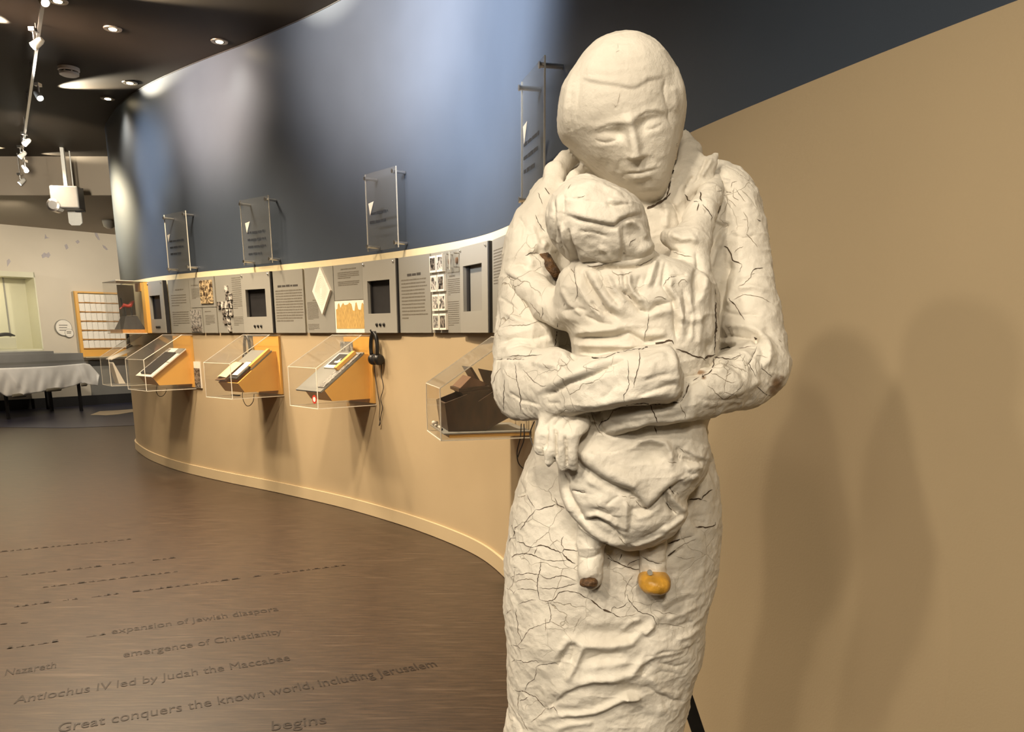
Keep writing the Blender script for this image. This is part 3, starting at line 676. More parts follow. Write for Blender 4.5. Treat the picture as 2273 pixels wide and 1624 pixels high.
quote(1158.5, 1208, 470, 'tall clear acrylic quote plaque partly behind the statue shoulder', 3, .15, 2.17, (.12, 2.22, .07), 2.41)

# ---------------------------------------------------------------- wedge display cases under the panels
def case_frame(px_right, py, width):
    s1 = wall_hit(px_right, py)[0]; s0 = s1-width
    return frame(s0, s1, .007)
def edge_bar(mb, a, b, r=.0035): mb.tube([a, b], r, 4)
def vitrine(px, py, lab, w=.40, d=.47, zb=.842, zf=1.118, zt=1.335, inset=.045, y0=0, dt=.10):
    """clear cover: bottom, front, two side sheets and a sloping lid, bright where the sheets meet"""
    fr, w = case_frame(px, py, w)
    t = thing('acrylic_vitrine', lab, 'display case', fr[0]+fr[1]*w/2+V((0, 0, zb)), 'wedge shaped acrylic display cases on the curved wall')
    th = .004
    prof = [(y0, zb), (d, zb), (d, zf), (dt, zt), (y0, zt)]
    for x in (0, w-th): MB(fr).prism(prof, x, x+th).build('side_sheet', 'acr', t)
    MB(fr).box((th, d-th, zb), (w-th, d, zf)).build('front_sheet', 'acr', t)
    MB(fr).box((th, y0, zb), (w-th, d-th, zb+th)).build('bottom_sheet', 'acr', t)
    n = V((0, zt-zf, d-dt)).normalized()*th
    MB(fr).prism([(d, zf), (dt, zt), (dt+n.y, zt+n.z), (d+n.y, zf+n.z)], 0, w).build('sloping_lid', 'acr', t)
    MB(fr).box((0, y0, zt), (w, dt, zt+th)).build('top_sheet', 'acr', t)
    e = MB(fr)
    for x in (.001, w-.001):
        r = .0032 if x > .1 else .0022
        edge_bar(e, (x, d, zb), (x, d, zf), r); edge_bar(e, (x, d, zf), (x, dt, zt+.003), r); edge_bar(e, (x, y0, zb), (x, d, zb), r); edge_bar(e, (x, y0, zt), (x, dt, zt), r*.7)
    edge_bar(e, (0, d, zf), (w, d, zf), .0025); edge_bar(e, (0, d, zb), (w, d, zb), .003); edge_bar(e, (0, dt, zt+.002), (w, dt, zt+.002), .0025)
    e.build('glued_edges', 'edge', t)
    return t, fr, w
def wedge(t, fr, w, zt=1.325, zb=.855, dtop=.03, yb=.885):
    wd = thing('wedge_stand', t['label'].replace('acrylic display case', 'yellow wedge stand inside the case'), 'stand', WORLD_LOC[t.name], 'yellow wedge stands in the acrylic cases')
    MB(fr).box((.02, .0, zb), (w-.006, .018, zt)).build('back_plate', 'yellow', wd)
    side = [(.018, yb), (.33, yb), (.385, yb+.075), (.05, yb+.32), (.018, yb+.32)]
    MB(fr).prism(side, .055, .070).build('side_panel', 'yellow', wd)
    MB(fr).prism(side, w-.065, w-.05).build('side_panel', 'yellow', wd)
    MB(fr).hexa([(.07, .018, yb), (w-.065, .018, yb), (w-.065, .33, yb), (.07, .33, yb), (.07, .018, yb+.01), (w-.065, .018, yb+.01), (w-.065, .33, yb+.01), (.07, .33, yb+.01)]).build('bottom_panel', 'yellow', wd)
    MB(fr).prism([(.33, yb+.001), (.385, yb+.075), (.375, yb+.078), (.32, yb+.01)], .0705, w-.0655).build('front_panel', 'yellow', wd)
    return wd, side
SL0 = V((0, .388, .885+.077)); SL1 = V((0, .05, .885+.322)); SLD = (SL1-SL0)
def slope_frame(fr):
    """x along the case, y up the slope from the front edge, z out of the slope"""
    o = fr[0]+fr[2]*SL0.y+V((0, 0, SL0.z)); up = (fr[2]*SLD.y+V((0, 0, SLD.z))).normalized()
    return (o, fr[1], up, fr[1].cross(up))
SLEN = SLD.length
# case one: open dark album on white pages
t, fr, w = vitrine(439, 859, 'acrylic display case at the far left holding a dark album')
wd, side = wedge(t, fr, w)
S = slope_frame(fr)
o = thing('open_album', 'dark open album on white mount in the far left case', 'album', S[0])
MB(S).box((.03, -.01, .001), (w-.03, SLEN*.98, .012)).build('mount', 'white', o)
MB(S).box((.10, .02, .0125), (w-.09, SLEN*.80, .028)).build('page_block', 'blackm', o, bevel=.004)
MB(S).box((w-.085, SLEN*.48, .0125), (w-.035, SLEN*.49, .015)).build('divider', 'blackm', o)
MB(S).box((w-.16, SLEN*.80, .0125), (w-.03, SLEN*.97, .016)).build('caption_plate', 'board', o)
MB(S).box((.035, .10, .0125), (.095, SLEN*.95, .016)).build('picture_strip', 'photog', o)
# a bare cover standing beyond it and its papers
t2, fr2, w2 = vitrine(352, 840, 'empty looking acrylic display case left of the first, with white papers', w=.34, d=.44)
wp = thing('leaflet_holder', 'white paper sheets propped in the leftmost acrylic case', 'papers', fr2[0]+fr2[1]*.2+fr2[2]*.36+V((0, 0, .85)))
MB(fr2).prism([(.30, .86), (.36, .86), (.40, 1.06), (.39, 1.07)], .14, .30).build('front_sheet', 'white', wp)
MB(fr2).prism([(.10, 1.22), (.40, 1.09), (.40, 1.10), (.10, 1.235)], .06, .26).build('sloping_sheet', 'white', wp)
# photo print fixed on the side of the book case
t, fr, w = vitrine(632, 871, 'acrylic display case in the middle holding two open books')
wd, side = wedge(t, fr, w)
S = slope_frame(fr); SB = S
gp_ = MB(S).box((.05, SLEN*.40, .001), (w-.05, SLEN*.99, .010)).build('caption_board', 'board', None, loc=S[0]); tag(gp_, 'grey caption board on the slope behind the open books', 'board')
o = thing('open_book', 'open book with cream pages in the middle case', 'book', S[0]+S[1]*.1)
MB(S).poly([(.03, .0, .012), (.19, .0, .012), (.19, .22, .012), (.03, .22, .012), (.03, .0, .018), (.19, .0, .03), (.19, .22, .03), (.03, .22, .018)], [(0,3,2,1),(4,5,6,7),(0,1,5,4),(1,2,6,5),(2,3,7,6),(3,0,4,7)]).build('cover', 'woodl', o)
MB(S).prism([(.045, .031), (.11, .045), (.19, .034), (.19, .031)], .02, .21, 'xz').build('pages', 'cream', o)
o = thing('open_book', 'smaller book with a white page beside the cream book', 'book', S[0]+S[1]*.26)
MB(S).box((.215, .02, .012), (w-.065, .24, .030)).build('cover', 'blackm', o, bevel=.004)
MB(S).box((.245, .05, .0305), (w-.075, .22, .040)).build('pages', 'white', o)
o = MB(S).box((w-.085, SLEN*.42, .0105), (w-.052, SLEN*.97, .034)).build('yellow_rail', 'yellow', None, loc=S[0]+S[1]*.3); tag(o, 'yellow rail lying along the near side of the middle slope', 'rail')
mp_ = MB(fr).box((.09, .28, .846), (.20, .30, .856)).build('metal_bar', 'blackm', None, loc=fr[0]+V((0, 0, .85))); tag(mp_, 'small dark bar on the floor of the middle case', 'bar')
# black and white print hanging on the wall between the first two cases
p0_ = wall_hit(427, 830); p1_ = wall_hit(449, 830); fr_, w_ = frame(p0_[0], p1_[0], .008)
zt_ = wall_hit(438, 802)[1]; zb2 = wall_hit(438, 860)[1]
o = thing('wall_print', 'black and white speckled print on the wall between first two cases', 'print', fr_[0]+V((0, 0, zb2)))
MB(fr_).box((0, 0, zb2), (w_, .012, zt_)).build('board', 'white', o); MB(fr_).box((.003, .012, zb2+.003), (w_-.003, .0135, zt_-.06)).build('picture', 'photod', o)
# case three: photographs on the slope, yellow rail
t, fr, w = vitrine(837, 893, 'acrylic display case with photographs, below the gold print')
wd, side = wedge(t, fr, w)
S = slope_frame(fr)
o = MB(S).box((.0, -.03, .001), (w-.05, SLEN*1.0, .012)).build('caption_board', 'board', None, loc=S[0]); tag(o, 'grey sloping board carrying the photographs', 'board')
o = thing('figure_photo', 'black photo card with a white figure on the third slope', 'photo', S[0]+S[1]*.15)
MB(S).box((.07, SLEN*.52, .0125), (w-.14, SLEN*.92, .022)).build('card', 'white', o); MB(S).box((.09, SLEN*.60, .0222), (w-.15, SLEN*.90, .024)).build('dark_picture', 'blackm', o)
MB(S).prism([(.14, SLEN*.66), (.20, SLEN*.65), (.22, SLEN*.72), (.19, SLEN*.71), (.18, SLEN*.78), (.165, SLEN*.70), (.14, SLEN*.70)], .0242, .0252, 'xy').build('white_figure', 'white', o)
o = MB(S).box((w-.135, .01, .0125), (w-.055, SLEN*.96, .020)).build('photo_strip', 'photog', None, loc=S[0]+S[1]*.3); tag(o, 'long strip of grey photographs along the near edge of the third slope', 'photo')
o = MB(S).box((w-.13, SLEN*.46, .0205), (w-.095, SLEN*.93, .048)).build('yellow_rail', 'yellow', None, bevel=.003, loc=S[0]+S[1]*.3); tag(o, 'yellow rail lying across the photographs in the third case', 'rail')
o = MB(fr).box((.03, .05, 1.13), (.20, .054, 1.29)).build('standing_photo', 'photog', None, loc=fr[0]+V((0, 0, 1.13))); tag(o, 'grey crowd photograph standing at the back of the third case', 'photo')
st_ = thing('round_sticker', 'red and white oval sticker on the corner of the third case', 'sticker', fr[0]+fr[1]*(w-.045)+fr[2]*.471+V((0, 0, .90)))
f_ = (fr[0]+fr[1]*(w-.045)+fr[2]*.4705+V((0, 0, .905)), fr[1], V((0, 0, 1)), fr[2])
MB(f_).lathe([(.030, 0), (.030, .001)], seg=24).build('red_ring', 'red', st_); MB(f_).lathe([(.017, .0012), (.017, .0018)], seg=24).build('white_centre', 'white', st_)
# case four: dark wooden model on a board
t, fr, w = vitrine(1184, 962, 'largest acrylic display case beside the statue, holding a wooden model', w=.42, d=.445, zb=.856, zf=1.10, zt=1.33)
o = thing('base_board', 'orange edged grey board carrying the wooden model', 'board', fr[0]+V((0, 0, .87)))
MB(fr).box((.03, .0, .864), (w-.03, .40, .882)).build('board', 'yellow', o); MB(fr).box((.005, .0, .8825), (w-.01, .43, .888)).build('grey_top', 'board', o)
MB(fr).box((.10, .03, .8605), (w-.07, .05, .8635)).build('under_rail', 'orange', o)
wm = thing('wooden_model', 'dark wooden slope fronted box with open hinged lid', 'box', fr[0]+fr[1]*.2+fr[2]*.25+V((0, 0, .889)))
zb = .889
def slab(yz, x0, x1, nm, m='wood'): return MB(fr).prism(yz, x0, x1).build(nm, m, wm)
XB0, XB1 = .09, w-.08
slab([(.395, zb), (.41, zb+.135), (.30, zb+.175), (.245, zb+.14), (.10, zb+.23), (.07, zb+.07), (.21, zb)], XB1-.012, XB1, 'side_board')
slab([(.395, zb), (.41, zb+.135), (.30, zb+.175), (.245, zb+.14), (.10, zb+.23), (.07, zb+.07), (.21, zb)], XB0, XB0+.012, 'side_board')
slab([(.393, zb+.002), (.408, zb+.133), (.398, zb+.135), (.383, zb+.002)], XB0+.0125, XB1-.0125, 'front_board')
slab([(.22, zb+.002), (.08, zb+.06), (.08, zb+.068), (.22, zb+.010)], XB0+.0125, XB1-.0125, 'rear_board')
slab([(.38, zb+.003), (.22, zb+.003), (.22, zb+.012), (.38, zb+.012)], XB0+.0125, XB1-.0125, 'bottom_board')
slab([(.312, zb+.166), (.246, zb+.136), (.175, zb+.18), (.182, zb+.194), (.325, zb+.184)], XB0+.02, XB1-.02, 'riser')
slab([(.335, zb+.185), (.18, zb+.195), (.18, zb+.210), (.335, zb+.20)], XB0-.01, XB1-.03, 'tray')
slab([(.325, zb+.202), (.19, zb+.212), (.19, zb+.222), (.27, zb+.255)], XB0, XB1-.045, 'sloping_lid', 'woodl')
slab([(.275, zb+.30), (.262, zb+.30), (.215, zb+.222), (.228, zb+.222)], XB0-.005, XB1-.06, 'back_lid')
slab([(.20, zb+.21), (.235, zb+.295), (.10, zb+.27), (.10, zb+.23)], XB1-.055, XB1-.045, 'lid_cheek')
MB(fr).tube([(XB1-.02, .285, zb+.11), (XB1-.02, .285, zb+.16)], .012).build('latch', 'wood', wm)
bc = [(0.398, .02, .009, 'blackm'), (.418, .05, .012, 'white'), (.415, .085, .009, 'blackm'), (.42, .12, .007, 'white'), (.418, .15, .008, 'blackm'), (.415, .19, .007, 'white'), (.417, .24, .008, 'white'), (.418, .29, .006, 'blackm')]
nW = nB = 0
for (y, x, r, m_) in bc:
    c_ = fr[0]+fr[1]*x+fr[2]*y+V((0, 0, .8885+r))
    o = MB((c_, fr[1], fr[2], V((0, 0, 1)))).lathe([(r*math.sin(math.pi*k/8)+1e-5, -r*math.cos(math.pi*k/8)) for k in range(9)], seg=14).build('bead', m_, None, smooth=True, loc=c_)
    if m_ == 'white': nW += 1
    else: nB += 1
    k_ = ['first', 'second', 'third', 'fourth', 'fifth'][(nW if m_ == 'white' else nB)-1]
    tag(o, '%s %s bead from the left lying in front of the wooden model' % (k_, 'white' if m_ == 'white' else 'black'), 'bead', 'beads beside the wooden model')

# ---------------------------------------------------------------- headphones and cables
def headphones(px, py, lab, sc_=1.0, off=.04):
    s, z = wall_hit(px, py, off); fr, _ = frame(s-.05, s+.05, off); c = fr[0]+fr[1]*.05+V((0, 0, z))
    t = thing('headphones', lab, 'headphones', c, 'black headphones hung under the panels')
    F_ = (c, fr[1]*sc_, fr[2]*sc_, V((0, 0, sc_)))
    arc = [(.040*math.cos(a), .012, -.03+.100*math.sin(a)) for a in np.linspace(-.5, math.pi+.5, 22)]
    MB(F_).tube(arc, .013, 8).build('headband', 'black', t, smooth=True)
    for sx in (-1, 1):
        cc = c+fr[1]*(.036*sx*sc_)+V((0, 0, -.105*sc_)); u = fr[2]; 
        cup = MB((cc, fr[2]*sc_, V((0, 0, sc_)), fr[1]*sx*sc_)).lathe([(.028, -.018), (.036, -.014), (.038, -.002), (.036, .010), (.026, .018), (.010, .020)], seg=24).build('ear_cup', 'black', t, smooth=True)
        MB((cc, fr[2]*sc_, V((0, 0, sc_)), fr[1]*sx*sc_)).lathe([(.032, -.028), (.036, -.024), (.034, -.019)], seg=24).build('ear_pad', 'blackm', cup, smooth=True)
    MB(F_).tube([(0, -.035, .075), (0, .03, .075), (0, .035, .09)], .006).build('hook', 'blackm', t)
    return t, fr, c
def cable(pts, off, lab, r=.0028):
    q = []
    for k, (x, y) in enumerate(pts):
        s, z = wall_hit(x, y, off[k] if isinstance(off, list) else off); q.append(wpt(s, off[k] if isinstance(off, list) else off, z))
    fine = []
    for i in range(len(q)-1):
        a, b, c_, d = q[max(i-1, 0)], q[i], q[i+1], q[min(i+2, len(q)-1)]
        for k in range(6):
            u = k/6; fine.append(.5*((2*b)+(c_-a)*u+(2*a-5*b+4*c_-d)*u*u+(3*b-a-3*c_+d)*u**3))
    fine.append(q[-1])
    o = MB().tube(fine, r, 6).build('cable', 'blackm', None, smooth=True, loc=q[0]); tag(o, lab, 'cable')
headphones(833.5, 762, 'black headphones hanging at the right of the third case', 1.05, .05)
cable([(833, 742), (838, 775), (847, 800), (846, 830), (851, 860), (845, 885), (849, 905), (845, 925), (842, 945)], .02, 'long black cable hanging from the panels right of third case')
cable([(829, 808), (834, 840), (838, 870), (843, 900), (842, 925), (844, 940), (841, 943)], .025, 'thin black cable running down from the headphones by third case')
headphones(551, 765, 'black headphones seen through the middle case', 1.0, .05)
headphones(287, 752, 'black headphones at the far left edge of the curved wall', .9, .05)
cable([(540, 864), (538, 880), (545, 898), (554, 900), (562, 890), (564, 874)], .25, 'black cable loop under the middle case')
cable([(349, 852), (347, 868), (352, 878), (360, 879), (367, 872), (370, 862)], .25, 'black cable loop under the far left case')
cable([(1157, 940), (1155, 970), (1148, 1000), (1150, 1025), (1160, 1038), (1170, 1040)], .06, 'black cable drooping below the board of the fourth case, left one')
cable([(1163, 940), (1163, 975), (1154, 1000), (1149, 1015)], .065, 'short black cable joining the drooping one below the fourth case')
cable([(1186, 935), (1178, 955), (1177, 970), (1184, 992)], .05, 'short black cable next to the statue waist')

# ---------------------------------------------------------------- upright case at the far left end of the wall
s1, _ = wall_hit(355, 737); s0 = s1-.62
fr, w = frame(s0, s1, .03)
t = thing('acrylic_box', 'upright clear acrylic box at the left end of the curved wall', 'display case', fr[0]+fr[1]*w/2+V((0, 0, 1.352)))
z0, z1, d = 1.352, 1.845, .30
for x in (0, w-.12): MB(fr).box((x, 0, z0), (x+.004, d, z1)).build('side_sheet', 'acr', t)
MB(fr).box((.004, d-.004, z0), (w-.12, d, z1)).build('front_sheet', 'acr', t)
MB(fr).box((0, 0, z1), (w-.116, d, z1+.006)).build('top_sheet', 'edge', t)
MB(fr).box((0, 0, z0-.006), (w-.05, d, z0)).build('bottom_sheet', 'edge', t)
MB(fr).box((0, d*.45, z0+.17), (w-.12, d*.46, z0+.173)).build('inner_ledge', 'edge', t)
t = thing('wall_bracket', 'yellow board frame with a wide base behind the upright box', 'frame', fr[0]+fr[1]*w*.6+V((0, 0, z0)))
MB(fr).box((.006, .013, z0+.036), (.014, .170, z1-.012)).build('backing_board', 'greyl', t)
MB(fr).box((w-.12, .0125, z0), (w-.02, .075, z1-.01)).build('upright', 'yellow', t)
MB(fr).box((w-.30, .0125, z1-.09), (w-.121, .08, z1-.01)).build('top_rail', 'yellow', t)
MB(fr).box((.03, .0125, z0+.001), (w-.121, .28, z0+.035)).build('base_board', 'orange', t)
t = thing('model_stand', 'black tapered plinth inside the upright acrylic box', 'stand', fr[0]+fr[1]*.26+fr[2]*.2+V((0, 0, z0+.036)))
MB(fr).hexa([(.10, .045, z0+.036), (.42, .045, z0+.036), (.42, .255, z0+.036), (.10, .255, z0+.036), (.18, .09, z0+.165), (.34, .09, z0+.165), (.34, .20, z0+.165), (.18, .20, z0+.165)]).build('plinth', 'blackm', t)
t = thing('red_figure', 'small red and black figure on thin legs over the black plinth', 'model', fr[0]+fr[1]*.28+fr[2]*.2+V((0, 0, z0+.166)))
MB(fr).tube([(.26, .205, z0+.25), (.26, .185, z0+.272), (.26, .15, z0+.262), (.26, .125, z0+.27), (.26, .105, z0+.30), (.26, .085, z0+.315)], [.008, .022, .019, .022, .015, .008], 10).build('body', 'red', t, smooth=True)
for x, y in ((.25, .18), (.27, .175), (.25, .12), (.27, .115)): MB(fr).tube([(x, y, z0+.166), (x, y+.004, z0+.26)], .005, 6).build('leg', 'blackm', t)
MB(fr).tube([(.26, .195, z0+.166), (.26, .205, z0+.34)], .006, 6).build('rod', 'blackm', t)
MB(fr).tube([(.26, .20, z0+.255), (.26, .225, z0+.235)], .006, 6).build('tail', 'red', t)

# ---------------------------------------------------------------- lettering inlaid in the floor
M['letter'] = mat('dark brown inlaid lettering', (.019, .012, .008), .5, var=.2, scale=50, spec=.3)
def floor_text(s, p0, p1, size=None):
    a = at_z(*p0, 0); b = at_z(*p1, 0); d = b-a
    cu = bpy.data.curves.new('floor_lettering', 'FONT'); cu.body = s; cu.size = 1; cu.extrude = 0; cu.resolution_u = 3
    tmp = bpy.data.objects.new('tmp', cu); COL.objects.link(tmp); bpy.context.view_layer.update()
    wd = tmp.dimensions.x; dg = bpy.context.evaluated_depsgraph_get(); me = bpy.data.meshes.new_from_object(tmp.evaluated_get(dg))
    bpy.data.objects.remove(tmp)
    o = bpy.data.objects.new('floor_lettering', me); COL.objects.link(o); me.materials.clear(); me.materials.append(M['letter'])
    k = d.length/wd; ang = math.atan2(d.y, d.x)
    ky = k if size is None else size
    o.scale = (k, ky, 1); o.rotation_euler = (0, 0, ang); o.location = (a.x, a.y, .0015); o.parent = flo
    return o
LS = .105
floor_text('Great conquers the known world, including Jerusalem', (125, 1626), (970, 1479), LS)
floor_text('begins', (600, 1622), (722, 1606), LS)
floor_text('Antiochus IV led by Judah the Maccabee', (30, 1562), (645, 1465), LS)
floor_text('Nazareth', (8, 1500), (122, 1482), LS)
floor_text('emergence of Christianity', (272, 1459), (626, 1406), LS)
floor_text('expansion of Jewish diaspora', (246, 1407), (618, 1355), LS)
def blur_line(p0, p1, seed, h=.045):
    a = at_z(*p0, 0); b = at_z(*p1, 0); d = b-a; L_ = d.length; d.normalize(); n = V((-d.y, d.x, 0))
    mb = MB((a, d, n, V((0, 0, 1)))); rr = random.Random(seed); x = 0
    while x < L_:
        l_ = rr.uniform(.02, .05); hh = h*rr.uniform(.35, .8)
        if rr.random() > .15: mb.box((x, 0, .0003), (min(x+l_, L_), hh*.3, .0009)); mb.box((x+l_*rr.random()*.7, 0, .0003), (x+l_*.8, hh, .0009))
        x += l_+.012
    mb.build('floor_lettering', 'letter', flo)
blur_line((15, 1440), (130, 1424), 1); blur_line((0, 1352), (148, 1332), 2); blur_line((160, 1331), (772, 1254), 3)
blur_line((95, 1304), (385, 1270), 4); blur_line((0, 1282), (390, 1238), 5); blur_line((0, 1225), (300, 1196), 6); blur_line((0, 1386), (56, 1383), 7); blur_line((170, 1417), (235, 1408), 8)

# ---------------------------------------------------------------- the plaster statue: adult holding a child
# masses as distance fields (one field for the adult, one for the child), meshed, then modelled with strokes
YS = 1.20
def s3(px, py, dy): return np.array(at_y(px, py, YS+dy))
class Field:
    def __init__(s, lo, hi, h):
        s.lo = np.array(lo, float); s.h = h; s.n = np.ceil((np.array(hi)-lo)/h).astype(int)+1
        s.F = np.full(s.n, .05, np.float32)
        s.ax = [(s.lo[i]+h*np.arange(s.n[i])).astype(np.float32) for i in range(3)]
    def sub(s, lo, hi, pad):
        a = [max(0, int((lo[i]-pad-s.lo[i])/s.h)) for i in range(3)]; b = [min(s.n[i], int((hi[i]+pad-s.lo[i])/s.h)+2) for i in range(3)]
        sl = tuple(slice(a[i], b[i]) for i in range(3))
        return sl, s.ax[0][sl[0]][:, None, None], s.ax[1][sl[1]][None, :, None], s.ax[2][sl[2]][None, None, :]
    def join(s, sl, d, k, cut=False):
        A = s.F[sl]
        if cut: s.F[sl] = np.maximum(A, -d) if k == 0 else -( np.minimum(-A, d)-np.maximum(k-np.abs(-A-d), 0)**2/(4*k)); return
        if k > 0: hh = np.maximum(k-np.abs(A-d), 0); s.F[sl] = np.minimum(A, d)-hh*hh/(4*k)
        else: s.F[sl] = np.minimum(A, d)
    def caps(s, pts, k=.012, sq=1.0, cut=False):
        """chain of tapered round limbs; points (px, py, dy, radius in px)"""
        P = [s3(*p[:3]) for p in pts]; R = [p[3]*(YS+p[2])/FP for p in pts]
        for i in range(len(P)-1):
            a, b, ra, rb = P[i], P[i+1], R[i], R[i+1]; m = max(ra, rb)
            sl, X, Y, Z = s.sub(np.minimum(a, b)-m, np.maximum(a, b)+m, k+.012)
            d = (b-a); L2 = float(d@d)+1e-9
            t = np.clip(((X-a[0])*d[0]+(Y-a[1])*d[1]+(Z-a[2])*d[2])/L2, 0, 1)
            q = np.sqrt((X-a[0]-t*d[0])**2+((Y-a[1]-t*d[1])/sq)**2+(Z-a[2]-t*d[2])**2)-(ra+(rb-ra)*t)
            s.join(sl, q.astype(np.float32), k, cut)
    def ell(s, px, py, dy, rx, rz, ry, k=.012, ang=0, cut=False):
        c = s3(px, py, dy); u = (YS+dy)/FP; rx *= u; rz *= u; m = max(rx, ry, rz)
        sl, X, Y, Z = s.sub(c-m, c+m, k+.012); ca, sa = math.cos(ang), math.sin(ang)
        x = (X-c[0])*ca+(Z-c[2])*sa; z = -(X-c[0])*sa+(Z-c[2])*ca
        q = np.sqrt((x/rx)**2+((Y-c[1])/ry)**2+(z/rz)**2); d = (q-1)*min(rx, ry, rz)
        s.join(sl, d.astype(np.float32), k, cut)
    def rows(s, R, k=.012, p=2.2, axis='z'):
        """body given by outline rows: (py, x left, x right, dy, half depth in m); axis 'x': (px, y top, y bottom, dy, half depth)"""
        q = []
        for r in R:
            if axis == 'z':
                a = s3(r[1], r[0], r[3]); b = s3(r[2], r[0], r[3]); q.append((a[2], (a[0]+b[0])/2, (b[0]-a[0])/2, YS+r[3], r[4]))
            else:
                a = s3(r[0], r[1], r[3]); b = s3(r[0], r[2], r[3]); q.append(((a[0]+b[0])/2, (a[2]+b[2])/2, (a[2]-b[2])/2, YS+r[3], r[4]))
        q = np.array(sorted(q)); m = .02
        t_ = np.linspace(q[0, 0], q[-1, 0], max(30, int((q[-1, 0]-q[0, 0])/.002))); sg = 4.5
        q = np.stack([t_]+[gsm(np.interp(t_, q[:, 0], q[:, j]), sg) for j in range(1, 5)], 1)
        if axis == 'z': lo = ((q[:, 1]-q[:, 2]).min(), (q[:, 3]-q[:, 4]).min(), q[0, 0]); hi = ((q[:, 1]+q[:, 2]).max(), (q[:, 3]+q[:, 4]).max(), q[-1, 0])
        else: lo = (q[0, 0], (q[:, 3]-q[:, 4]).min(), (q[:, 1]-q[:, 2]).min()); hi = (q[-1, 0], (q[:, 3]+q[:, 4]).max(), (q[:, 1]+q[:, 2]).max())
        sl, X, Y, Z = s.sub(lo, hi, k+m); T = (Z if axis == 'z' else X); U = (X if axis == 'z' else Z)
        tt = T.ravel(); I = [np.interp(tt, q[:, 0], q[:, j]).reshape(T.shape).astype(np.float32) for j in range(1, 5)]
        e = (np.abs((U-I[0])/np.maximum(I[1], .002))**p+np.abs((Y-I[2])/np.maximum(I[3], .002))**p)**(1/p)
        d = (e-1)*np.minimum(I[1], I[3]); dz = np.maximum(np.maximum(q[0, 0]-T, T-q[-1, 0]), 0)
        d = np.where(dz > 0, np.sqrt(np.maximum(d, 0)**2+dz*dz), d)
        s.join(sl, d.astype(np.float32), k)
def surface_nets(F, lo, h):
    ins = F < 0; nx, ny, nz = F.shape
    c = np.zeros((nx-1, ny-1, nz-1), np.uint8)
    for a in (0, 1):
        for b in (0, 1):
            for d in (0, 1): c += ins[a:nx-1+a, b:ny-1+b, d:nz-1+d]
    act = (c > 0) & (c < 8); I, J, K = np.nonzero(act); N = len(I)
    idx = np.full(act.shape, -1, np.int64); idx[I, J, K] = np.arange(N)
    acc = np.zeros((N, 3)); cnt = np.zeros(N)
    cor = [(a, b, d) for a in (0, 1) for b in (0, 1) for d in (0, 1)]
    val = {q: F[I+q[0], J+q[1], K+q[2]].astype(np.float64) for q in cor}
    for q in cor:
        for ax in range(3):
            if q[ax] == 0:
                r = list(q); r[ax] = 1; r = tuple(r); a, b = val[q], val[r]; m = (a < 0) != (b < 0)
                t = np.where(m, a/np.where(m, a-b, 1), 0)
                for j in range(3): acc[:, j] += np.where(m, q[j]+(t if j == ax else 0), 0)
                cnt += m
    Vv = (np.c_[I, J, K]+acc/cnt[:, None])*h+lo
    Q = []
    for ax in range(3):
        o = [0, 0, 0]; o[ax] = 1
        A = ins[1:-1, 1:-1, 1:-1]; B = ins[1+o[0]:nx-1+o[0], 1+o[1]:ny-1+o[1], 1+o[2]:nz-1+o[2]]
        for flip, M_ in ((False, A & ~B), (True, ~A & B)):
            i, j, k = np.nonzero(M_); i += 1; j += 1; k += 1
            if ax == 0: q = [idx[i, j-1, k-1], idx[i, j, k-1], idx[i, j, k], idx[i, j-1, k]]
            elif ax == 1: q = [idx[i-1, j, k-1], idx[i-1, j, k], idx[i, j, k], idx[i, j, k-1]]
            else: q = [idx[i-1, j-1, k], idx[i, j-1, k], idx[i, j, k], idx[i-1, j, k]]
            q = np.stack(q, 1); Q.append(q[:, ::-1] if flip else q)
    Q = np.concatenate(Q)
    # keep the one connected body
    lab = np.arange(N); E = np.concatenate([Q[:, [0, 1]], Q[:, [1, 2]], Q[:, [2, 3]]])
    while True:
        old = lab.copy(); m = np.minimum(lab[E[:, 0]], lab[E[:, 1]])
        np.minimum.at(lab, E[:, 0], m); np.minimum.at(lab, E[:, 1], m); lab = lab[lab]; lab = lab[lab]
        if (lab == old).all(): break
    big = np.bincount(lab).argmax(); keep = lab == big; new = np.cumsum(keep)-1
    Q = new[Q[keep[Q[:, 0]]]]; return Vv[keep], Q
def edges_of(Q, n):
    e = np.concatenate([Q[:, [0, 1]], Q[:, [1, 2]], Q[:, [2, 3]], Q[:, [3, 0]]]); e.sort(axis=1)
    key = e[:, 0]*n+e[:, 1]; u, inv = np.unique(key, return_inverse=True)
    return np.c_[u//n, u % n], inv
def smooth(Vv, E, it, f=.5):
    n = len(Vv); deg = np.bincount(E.ravel(), minlength=n)[:, None]
    for _ in range(it):
        s = np.stack([np.bincount(E[:, 0], Vv[E[:, 1], j], n)+np.bincount(E[:, 1], Vv[E[:, 0], j], n) for j in range(3)], 1)
        Vv = Vv+(s/np.maximum(deg, 1)-Vv)*f
    return Vv
def subdivide(Vv, Q):
    n = len(Vv); E, inv = edges_of(Q, n); m = len(Q); em = (Vv[E[:, 0]]+Vv[E[:, 1]])/2; fc = Vv[Q].mean(1)
    e = [n+inv[i*m:(i+1)*m] for i in range(4)]; f = n+len(E)+np.arange(m)
    Q2 = np.concatenate([np.stack([Q[:, 0], e[0], f, e[3]], 1), np.stack([Q[:, 1], e[1], f, e[0]], 1), np.stack([Q[:, 2], e[2], f, e[1]], 1), np.stack([Q[:, 3], e[3], f, e[2]], 1)])
    return np.concatenate([Vv, em, fc]), Q2
